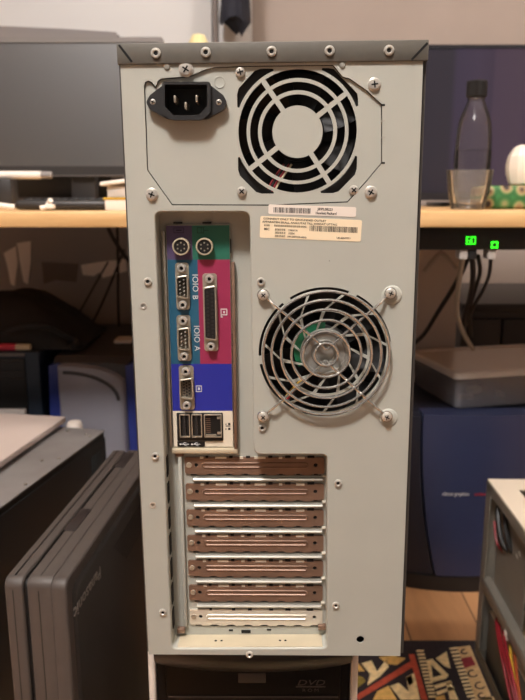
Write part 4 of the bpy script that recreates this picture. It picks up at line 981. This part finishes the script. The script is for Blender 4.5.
# =================================================================== RUG
for nm, c in (('rug_dark', (44, 36, 40)), ('rug_cream', (244, 220, 168)), ('rug_gold', (222, 180, 104)), ('rug_red', (186, 80, 58)), ('rug_olive', (150, 132, 62)), ('rug_wine', (132, 38, 46)), ('rug_tan', (206, 170, 122))):
    mat(nm, c, .95, 0, .18, 120, .5, 900)
RM = ['rug_dark', 'rug_cream', 'rug_gold', 'rug_red', 'rug_olive', 'rug_wine', 'rug_tan']
q = MB(); yb = atz(440, 643, 0).y
q.box(-.13, .95, -.6, yb, .0005, .006, bev=.002)
def C6(u, v): p = atz(350 + u / 3.5, 600 + v / 3.5, .006); return (p.x, p.y)
def rp(pts, mi, dx=0, dy=0, h=.0063): q.poly([(x + dx, y + dy, h) for x, y in pts], mi)
def motif(dx, dy, full=True):
    def rc_(pts, mi, h=.0063): 
        P_ = [C6(*p) for p in pts]
        if all(y + dy < yb - .002 and -.12 < x + dx < .94 for x, y in P_) : rp(P_, mi, dx, dy, h)
    rc_([(20, 335), (30, 350), (225, 232), (212, 214)], 3)
    rc_([(205, 190), (225, 190), (272, 350), (250, 350)], 3)
    rc_([(40, 222), (75, 212), (95, 250), (130, 205), (135, 235), (105, 268), (60, 300), (70, 260)], 1)
    rc_([(100, 200), (150, 195), (195, 205), (165, 228), (130, 225)], 2)
    rc_([(10, 260), (45, 270), (55, 285), (15, 318)], 4)
    rc_([(0, 225), (28, 220), (52, 250), (20, 250)], 2)
    rc_([(95, 320), (135, 300), (165, 350), (80, 350)], 2)
    rc_([(140, 302), (170, 290), (205, 320), (196, 270), (226, 255), (245, 350), (178, 350)], 1)
    rc_([(196, 275), (215, 262), (222, 290), (208, 300)], 4)
    for k in range(14):
        f = k / 14; u = 232 + 46 * f; v = 176 + 172 * f; rc_([(u, v), (u + 26, v - 1), (u + 27, v + 5.5), (u + 1, v + 6.5)], 1)
        u = 347 + 66 * f; v = 168 + 180 * f; rc_([(u, v), (u + 28, v - 3), (u + 30, v + 3.5), (u + 2, v + 6.5)], 1)
    rc_([(268, 212), (288, 206), (345, 262), (338, 275), (282, 290)], 1); rc_([(284, 228), (322, 264), (290, 272)], 0, .0066)
    rc_([(300, 205), (338, 180), (346, 215), (352, 240), (330, 232)], 1)
    rc_([(292, 300), (352, 282), (358, 292), (300, 312)], 1); rc_([(300, 322), (360, 302), (366, 312), (306, 334)], 1); rc_([(335, 290), (352, 288), (380, 350), (350, 350)], 1)
    rc_([(300, 340), (330, 332), (335, 350), (300, 350)], 2)
    rc_([(375, 165), (420, 160), (500, 350), (440, 350)], 6); rc_([(388, 205), (425, 198), (440, 228), (400, 240)], 5, .0066)
    for (u, v, r_) in ((400, 182, 14), (430, 258, 20), (455, 300, 20), (462, 335, 16)):
        arc = [(u + r_ * math.cos(R(t)), v + r_ * .7 * math.sin(R(t))) for t in range(20, 300, 20)]; arc2 = [(u + (r_ - 7) * math.cos(R(t)), v + (r_ - 7) * .7 * math.sin(R(t))) for t in range(300, 10, -20)]
        for i in range(len(arc) - 1):
            j = len(arc2) - 1 - i
            if j - 1 >= 0: rc_([arc[i], arc[i + 1], arc2[j - 1], arc2[j]], 0, .0066)
dxm = C6(500, 350)[0] - C6(10, 350)[0]
for j in range(7):
    for i in range(-4, 3): motif(i * .215, -j * .125)
rug = q.obj('rug', RM, None, smooth=0); tag(rug, 'patterned woven rug in cream, red and black on the oak floor', 'rug')

# =================================================================== LEFT SIDE
mat('beige_case', (196, 182, 174), .55); mat('sheet_grey', (132, 128, 126), .5, .15, .1, 25, .05, 400); mat('case_black', (34, 37, 38), .4)
mat('port_grey', (74, 67, 63), .55, 0, .05, 60, .08, 900); mat('port_panel', (33, 30, 28), .5); mat('port_seam', (24, 22, 21), .6)
# slim grey case
gz = .368; pr_ = atz(105, 430, gz)
sl = thing('slim_computer', 'slim dark computer with grey steel top, between the portable computer and beige lid', 'computer', (pr_.x, pr_.y, 0), R(-12.4))
sw = (Vector(pr_) - Vector(atz(56, 426.5, gz))).length
q = MB(); q.box(-sw + .003, -.0015, -.5, -.003, .004, gz - .003); q.obj('case_body', 'case_black', sl)
q = MB(); q.box(-sw, 0, -.5, 0, gz - .003, gz, bev=.0008); q.box(-sw, -sw + .0012, -.5, 0, gz - .02, gz - .002); lidp = q.obj('top_panel', 'sheet_grey', sl)
q = MB(); q.box(-.0015, 0, -.5, -.001, .006, gz - .012); q.obj('side_panel', 'case_black', sl)
q = MB(); q.box(-.0005, .0012, -.055, -.012, .02, gz - .03, bev=.0005); q.obj('front_grip', 'case_black', sl)
q = MB(); q.box(-sw + .012, -sw + .0128, -.5, -.02, gz, gz + .0004); q.obj('top_seam', 'port_seam', sl)
for fx, fy in ((-.65, -.02), (-.22, -.03), (-.12, -.035), (-.82, -.16), (-.34, -.155), (-.12, -.14), (-.08, -.24)):
    q = MB(); q.lathe([(.0028, 0), (.0024, .0012), (0, .0016)], c=(fx * sw, fy, gz), axis='z', n=12); q.obj('screw', 'chrome', sl)
# beige case with overhanging lid
lz = .386; cr_ = atz(65.5, 416.5, lz)
bg = thing('beige_case', 'beige flat-lidded case at the left edge, beside the slim dark computer', 'case', (cr_.x, cr_.y, 0), R(-9.5))
q = MB(); q.box(-.36, 0, -.42, 0, lz - .010, lz, bev=.0012); q.obj('lid', 'beige_case', bg)
q = MB(); q.box(-.35, -.065, -.41, -.01, .004, lz - .010); q.obj('case_body', 'port_seam', bg)
q = MB(); q.box(-.34, -.07, -.4, -.008, 0, .006); q.obj('foot', 'port_seam', bg)
# little white cup behind
cp_ = at(74.5, 426, 1.215); q = MB()
stz = at(74, 428, 1.215).z
# portable computer (two shells, latches, dark panel)
tz_ = .40; A_ = atz(61, 581, tz_)
po = thing('portable_computer', 'brown-grey clamshell portable computer standing on edge at the lower left', 'portable computer', (A_.x, A_.y, 0), R(-5.2))
PL = .36; pw_ = .0575
def slab(x0, x1, z1, name, m, y0=0.0, y1=PL, z0=.003, r=.006):
    q = MB(); q.loft([[(x, y, z) for y, z in rrect(y0 + i_, y1 - i_, z0 + i_, z1 - i_, max(r - i_, .001), 5)] for x, i_ in ((x0, .0022), (x0 + .0012, .0006), (x0 + .003, 0), (x1 - .003, 0), (x1 - .0012, .0006), (x1, .0022))], cap0=True, cap1=True)
    return q.obj(name, m, po)
slab(-pw_, -pw_ + .0185, tz_ - .001, 'rear_shell', 'port_grey', r=.010)
slab(-pw_ + .014, -pw_ + .025, tz_ - .006, 'hinge_gap', 'port_seam', .006, PL - .006)
slab(-pw_ + .0225, -.0095, tz_, 'middle_shell', 'port_grey', r=.010)
slab(-.0115, .004, tz_ - .001, 'front_shell', 'port_grey', r=.010)
for xx in (-pw_ + .0085, -pw_ + .034):
    q = MB(); q.box(xx, xx + .0008, .008, PL - .01, tz_ - .0012, tz_ + .0003); q.box(xx, xx + .0008, -.0003, .001, .02, tz_ - .012); q.obj('shell_seam', 'port_seam', po)
# raised dark panel on the right-hand side
q = MB(); q.loft([[(x, y, z) for y, z in round_poly([(.014 + i_, .03), (PL - .02, .03), (PL - .02, tz_ - .014 - i_), (.014 + i_, tz_ - .014 - i_)], .012)] for x, i_ in ((.003, 0), (.0065, .003), (.0075, .006))], cap0=True, cap1=True); q.obj('side_panel', 'port_panel', po)
q = MB()
for k in range(8): q.box(.0073, .0079, .14 + .006 * k, .30, tz_ - .040 - .0052 * k, tz_ - .0385 - .0052 * k)
q.obj('vent_lines', 'port_seam', po)
mat('port_logo', (124, 117, 111), .5)
# lettering on the panel: the machine stands upside down, so the word is upside down too
q = MB(); Mx = Matrix.Translation((.0077, .090, tz_ - .034)) @ Matrix(((0, 0, 1, 0), (-1, 0, 0, 0), (0, -1, 0, 0), (0, 0, 0, 1)))
q.text('Panasonic', .0195, Mx, sx=1.08, ext=.0003); q.obj('lettering', 'port_logo', po)
for y in (.10, .285):
    q = MB(); q.box(-pw_ + .022, -.022, y, y + .055, tz_ - .004, tz_ + .0012, bev=.001); q.obj('latch', 'seam_grey', po)
q = MB(); q.box(-.036, -.026, -.006, .004, .20, .262, bev=.002); q.obj('front_latch', 'port_grey', po)
# grey and blue tower behind
mat('sil_grey', (140, 140, 150), .36, .1); mat('sil_blue', (44, 58, 132), .4); mat('sil_top', (56, 55, 58), .5)
SY = 1.32; sx0, sx1 = at(43, 385, SY).x, at(136, 385, SY).x; fx0, fx1 = at(58, 385, SY).x, at(125, 385, SY).x; stp = at(85, 357.5, SY).z
tw2 = thing('computer_tower', 'silver-grey fronted computer with blue sides, behind the slim dark computer', 'computer', ((sx0 + sx1) / 2, SY, 0)); hw = (sx1 - sx0) / 2; c_ = (sx0 + sx1) / 2
q = MB(); q.box(-hw + .018, hw - .016, .03, .40, 0.0, stp - .012, bev=.006); q.obj('case_body', 'sil_top', tw2)
rings = []
for y, dz, s in ((.006, -.012, .96), (.02, -.001, 1), (.2, .002, 1), (.36, .002, 1), (.40, -.01, .98)):
    rings.append([(x * s, y, z + dz) for x, z in round_poly([(-hw + .014, stp - .03), (hw - .012, stp - .03), (hw - .012, stp - .004), (hw - .05, stp), (-hw + .02, stp)], .006)])
q = MB(); q.loft(rings, cap0=True, cap1=True); q.obj('top_cover', 'sil_top', tw2)
for s0, s1, tilt in ((-hw, -hw + .022, .012), (hw - .016, hw, -.004)):
    q = MB(); q.prism([(s0 - tilt * .2, .004, 0), (s1 - tilt * .2, .004, 0), (s1 + tilt, .004, stp - .012), (s0 + tilt, .004, stp - .018)], (0, .38, 0)); q.obj('side_panel', 'sil_blue', tw2)
# front with an arched handle lip
fw = (fx1 - fx0) / 2; fc = (fx0 + fx1) / 2 - c_; rings = []
for y, i_ in ((.02, -.002), (.004, 0), (-.006, .004), (-.009, .009)):
    pts = [(fc - fw + i_, .01), (fc + fw - i_, .01), (fc + fw - i_, stp - .052)]
    for k in range(1, 9):
        t = k / 8; pts.append((fc + fw - i_ - (2 * fw - .012) * (1 - math.cos(t * PI / 2)), stp - .052 + (.040 - i_) * math.sin(t * PI / 2)))
    pts.append((fc - fw + i_, stp - .016 - i_)); rings.append([(x, y, z) for x, z in pts])
q = MB(); q.loft(rings, cap0=True, cap1=True); q.obj('front_bezel', 'sil_grey', tw2)
hpts = []
for k in range(0, 15):
    t = k / 14; hpts.append((fc - fw + .014 + (2 * fw - .026) * math.sin(t * PI / 2), -.0095 + .0005, stp - .028 - .055 * (1 - math.cos(t * PI / 2))))
q = MB(); q.tube(hpts, .0035, 8); q.obj('handle_slot', 'sil_top', tw2)
# white block on it
A_ = at(124.5, 346, 1.46); q = MB(); hx = (at(133.5, 343, 1.46).x - at(116.5, 343, 1.46).x) / 2; zb_ = stp + .002
q.box(-hx, hx, -.02, .03, 0, at(124, 338.5, 1.46).z - zb_, bev=.002); o = q.obj('adapter', 'ivory', None, loc=(A_.x, 1.46, zb_)); tag(o, 'ivory block on the silver-grey fronted computer, touching the tower outline', 'adapter')
# dark blue desktop at far left with open bay
mat('navy_case', (40, 52, 68), .45); mat('bay_black', (20, 19, 20), .5); 
NY = 1.34; nx1 = at(41, 385, NY).x; nx0 = nx1 - .22; ntz = at(20, 352, NY).z
nv = thing('computer_case', 'dark blue computer case at the left edge with black bag on it', 'computer', ((nx0 + nx1) / 2, NY, 0)); hw = .11
q = MB(); q.box(-hw, hw, 0, .42, 0, ntz, bev=.004); q.obj('case_body', 'navy_case', nv)
q = MB(); q.box(-hw + .01, at(27, 385, NY).x - nv.location.x, -.004, .0, .1, ntz - .012, bev=.001); q.obj('bay_front', 'bay_black', nv)
xx1 = at(26, 385, NY).x - nv.location.x
for py in (362.5, 371, 378): q = MB(); z = at(10, py, NY).z; q.box(-hw + .012, xx1 - .001, -.0055, -.004, z - .0012, z + .0012); q.obj('bay_slot', 'seam_grey', nv)
z1, z0 = at(10, 407.5, NY).z, at(10, 415, NY).z; q = MB(); q.box(-hw + .01, xx1, -.016, -.004, z0, z1, bev=.003); q.obj('front_lip', 'pale_grey', nv)
q = MB(); z = at(10, 354, NY).z; q.box(-hw + .004, xx1 + .002, -.003, 0, z - .004, z + .002, bev=.001); q.obj('top_trim', 'device_grey', nv)
# black soft bag: folded lumps as one body
mat('bag_black', (24, 23, 24), .75, 0, .2, 25, .5, 120)
def lump(q, cx_, cy_, cz_, rx, ry, rz, seed, amp=.25, base=None):
    rings = []
    for i in range(13):
        th = PI * i / 12; ring = []
        for k in range(28):
            a = 2 * PI * k / 28; d = Vector((math.sin(th) * math.cos(a), math.sin(th) * math.sin(a), math.cos(th)))
            n_ = 1 + amp * noise.noise(d * 2.1 + Vector((seed, 0, 0))) + amp * .4 * noise.noise(d * 5 + Vector((0, seed, 0)))
            p_ = Vector((cx_ + d.x * rx * n_, cy_ + d.y * ry * n_, cz_ + d.z * rz * n_))
            if base is not None: p_.z = max(p_.z, base)
            ring.append(p_)
        rings.append(ring)
    q.loft(rings)
bgx = at(10, 330, 1.42).x; H_ = at(10, 295, 1.42).z - ntz
q = MB(); rings = []
NX = 26
def bag_top(u, v):                                            # u across, v depth
    e_ = (1 - abs(u) ** 4) * (1 - abs(v) ** 4); f = .62 + .38 * math.cos(u * 1.9 - .3) 
    return max(.002, e_ * H_ * (f + .16 * noise.noise(Vector((u * 3.1, v * 2.2, 1.3))) + .07 * noise.noise(Vector((u * 8, v * 6, 4.1)))))
bw_ = .19
g = [[q.bm.verts.new((bgx - .03 + bw_ * (-1 + 2 * i / NX), 1.48 + .12 * (-1 + 2 * j / 18), ntz + .0008 + bag_top(-1 + 2 * i / NX, -1 + 2 * j / 18))) for i in range(NX + 1)] for j in range(19)]
lo = [[q.bm.verts.new((v.co.x, v.co.y, ntz + .0005)) for v in row] for row in g]
for j in range(18):
    for i in range(NX):
        q.bm.faces.new((g[j][i], g[j][i + 1], g[j + 1][i + 1], g[j + 1][i])); q.bm.faces.new((lo[j][i], lo[j + 1][i], lo[j + 1][i + 1], lo[j][i + 1]))
for i in range(NX):
    q.bm.faces.new((lo[0][i], lo[0][i + 1], g[0][i + 1], g[0][i])); q.bm.faces.new((g[18][i], g[18][i + 1], lo[18][i + 1], lo[18][i]))
for j in range(18):
    q.bm.faces.new((g[j][0], g[j + 1][0], lo[j + 1][0], lo[j][0])); q.bm.faces.new((lo[j][NX], lo[j + 1][NX], g[j + 1][NX], g[j][NX]))
bag = thing('bag', 'crumpled black soft bag slumped on the dark blue computer case', 'bag')
q.obj('bag_body', 'bag_black', bag, smooth=50)
sp_ = [at(2, 333, 1.345), at(20, 327, 1.345), at(45, 326, 1.345), at(62, 334, 1.36), at(76, 341, 1.37), at(70, 348, 1.36)]
q = MB(); q.tube(sp_, .007, 8, smooth=6); q.obj('strap', 'bag_black', bag)
mat('pink_red', (196, 50, 74), .5)
pz = ntz + .0075; pn = thing('marker', 'red and cream marker lying in front of the black bag', 'marker', (0, 1.352, pz))
xa_, xm_, xb_ = at(-15, 343, 1.352).x, at(16, 343, 1.352).x, at(31, 343, 1.352).x
q = MB(); q.lathe([(.0068, 0), (.0072, .001), (.0072, xm_ - xa_)], c=(xa_, 0, 0), axis='x', n=16); q.obj('barrel', 'pink_red', pn)
q = MB(); q.lathe([(.0068, 0), (.0066, xb_ - xm_ - .002), (.004, xb_ - xm_)], c=(xm_, 0, 0), axis='x', n=16); q.obj('cap', 'cream_wire', pn)
# white thing behind the slim case
q = MB(); cz_ = at(74.5, 421.3, 1.225).z
q.lathe([(.010, 0), (.013, .003), (.0135, cz_ - .02), (.0145, cz_ - .006), (.012, cz_ - .001), (0, cz_)], n=24)
c0 = at(74.5, 424, 1.225)
o = q.obj('white_post', 'tube_white', None, loc=(c0.x, 1.225, 0)); tag(o, 'white rounded cap behind the far end of the slim dark computer', 'canister')
# flat pale and dim patches set on the desk's back panel
YP = DF + .76
def add_patch(pxs, label, m='pale_grey', hang=.012):
    q = MB(); pts = [at(x, y, YP - .0015) for x, y in pxs]
    q.prism([(p_.x, YP - .004, p_.z) for p_ in pts], (0, .0038, 0)); o = q.obj('panel_patch', m); tag(o, label, 'patch')
mat('patch_pale', (244, 240, 236), .8); mat('patch_dim', (120, 110, 104), .8)
add_patch([(4, 253), (16, 246), (18, 262), (15, 286), (11, 284), (8, 268)], 'lower left pale patch under the desk at the far left', 'patch_pale')
add_patch([(17, 243), (31, 241), (31, 262), (28, 284), (24, 282), (20, 262)], 'right one of two pale patches under the desk at far left', 'patch_pale')
add_patch([(81, 265), (98, 262), (126, 259), (127, 271), (113, 275), (103, 278), (100, 272), (94, 276), (83, 275)], 'ragged pale patch under the desk just left of the grey tower', 'patch_pale')
add_patch([(42, 262), (78, 264), (76, 282), (56, 280), (44, 284)], 'dim grey patch under the desk between the pale patches', 'patch_dim')
cable('cable', 'black cable curving down under the desk just left of the grey tower', [(106, 222, 1.30), (112, 236, 1.36), (122, 252, 1.42), (134, 268, 1.46)], 'black_wire', .004)
cable('cable', 'black cable falling straight below the desk near the ragged pale patch', [(117, 222, 1.5), (118, 260, 1.54), (118, 300, 1.58), (119, 326, 1.6)], 'black_wire', .003)
cable('cable', 'thin black cable slanting from the ragged pale patch to the blue sided computer', [(124, 250, 1.5), (110, 285, 1.54), (98, 312, 1.58), (91, 325, 1.62)], 'black_wire', .0025)
cable('cable', 'thin black cable slanting leftmost under the desk', [(108, 262, 1.6), (92, 290, 1.62), (82, 308, 1.64), (74, 320, 1.66)], 'black_wire', .002)

# =================================================================== LIGHT, CAMERA
def light(kind, loc, energy, col, **kw):
    l = bpy.data.lights.new('ceiling_or_fill_light', kind); l.energy = energy; l.color = col
    for k, v in kw.items(): setattr(l, k, v)
    o = bpy.data.objects.new('ceiling_or_fill_light', l); COL.objects.link(o); o.location = loc; return o
light('POINT', (-.34, -.40, 2.30), 150, (1, .95, .93), shadow_soft_size=.11)
light('POINT', (1.25, .45, 2.25), 58, (1, .91, .84), shadow_soft_size=.09)  # fill light added at the right to brighten rug and floor
w = bpy.data.worlds.new('World'); scene.world = w; w.use_nodes = True
w.node_tree.nodes['Background'].inputs[0].default_value = (1, .89, .81, 1); w.node_tree.nodes['Background'].inputs[1].default_value = .19
cam = bpy.data.cameras.new('Camera'); co_ = bpy.data.objects.new('Camera', cam); COL.objects.link(co_)
co_.location = CAM; co_.rotation_euler = (PI / 2 - PITCH, 0, 0)
cam.sensor_fit = 'VERTICAL'; cam.sensor_height = 24; cam.sensor_width = 18; cam.lens = 24 * FPX / 700; cam.clip_start = .01
cam.dof.use_dof = True; cam.dof.focus_distance = .465; cam.dof.aperture_fstop = 8.5
scene.camera = co_
vs = scene.view_settings; vs.view_transform = 'Standard'; vs.look = 'None'; vs.gamma = 1; vs.use_curve_mapping = False; vs.exposure = 0.0
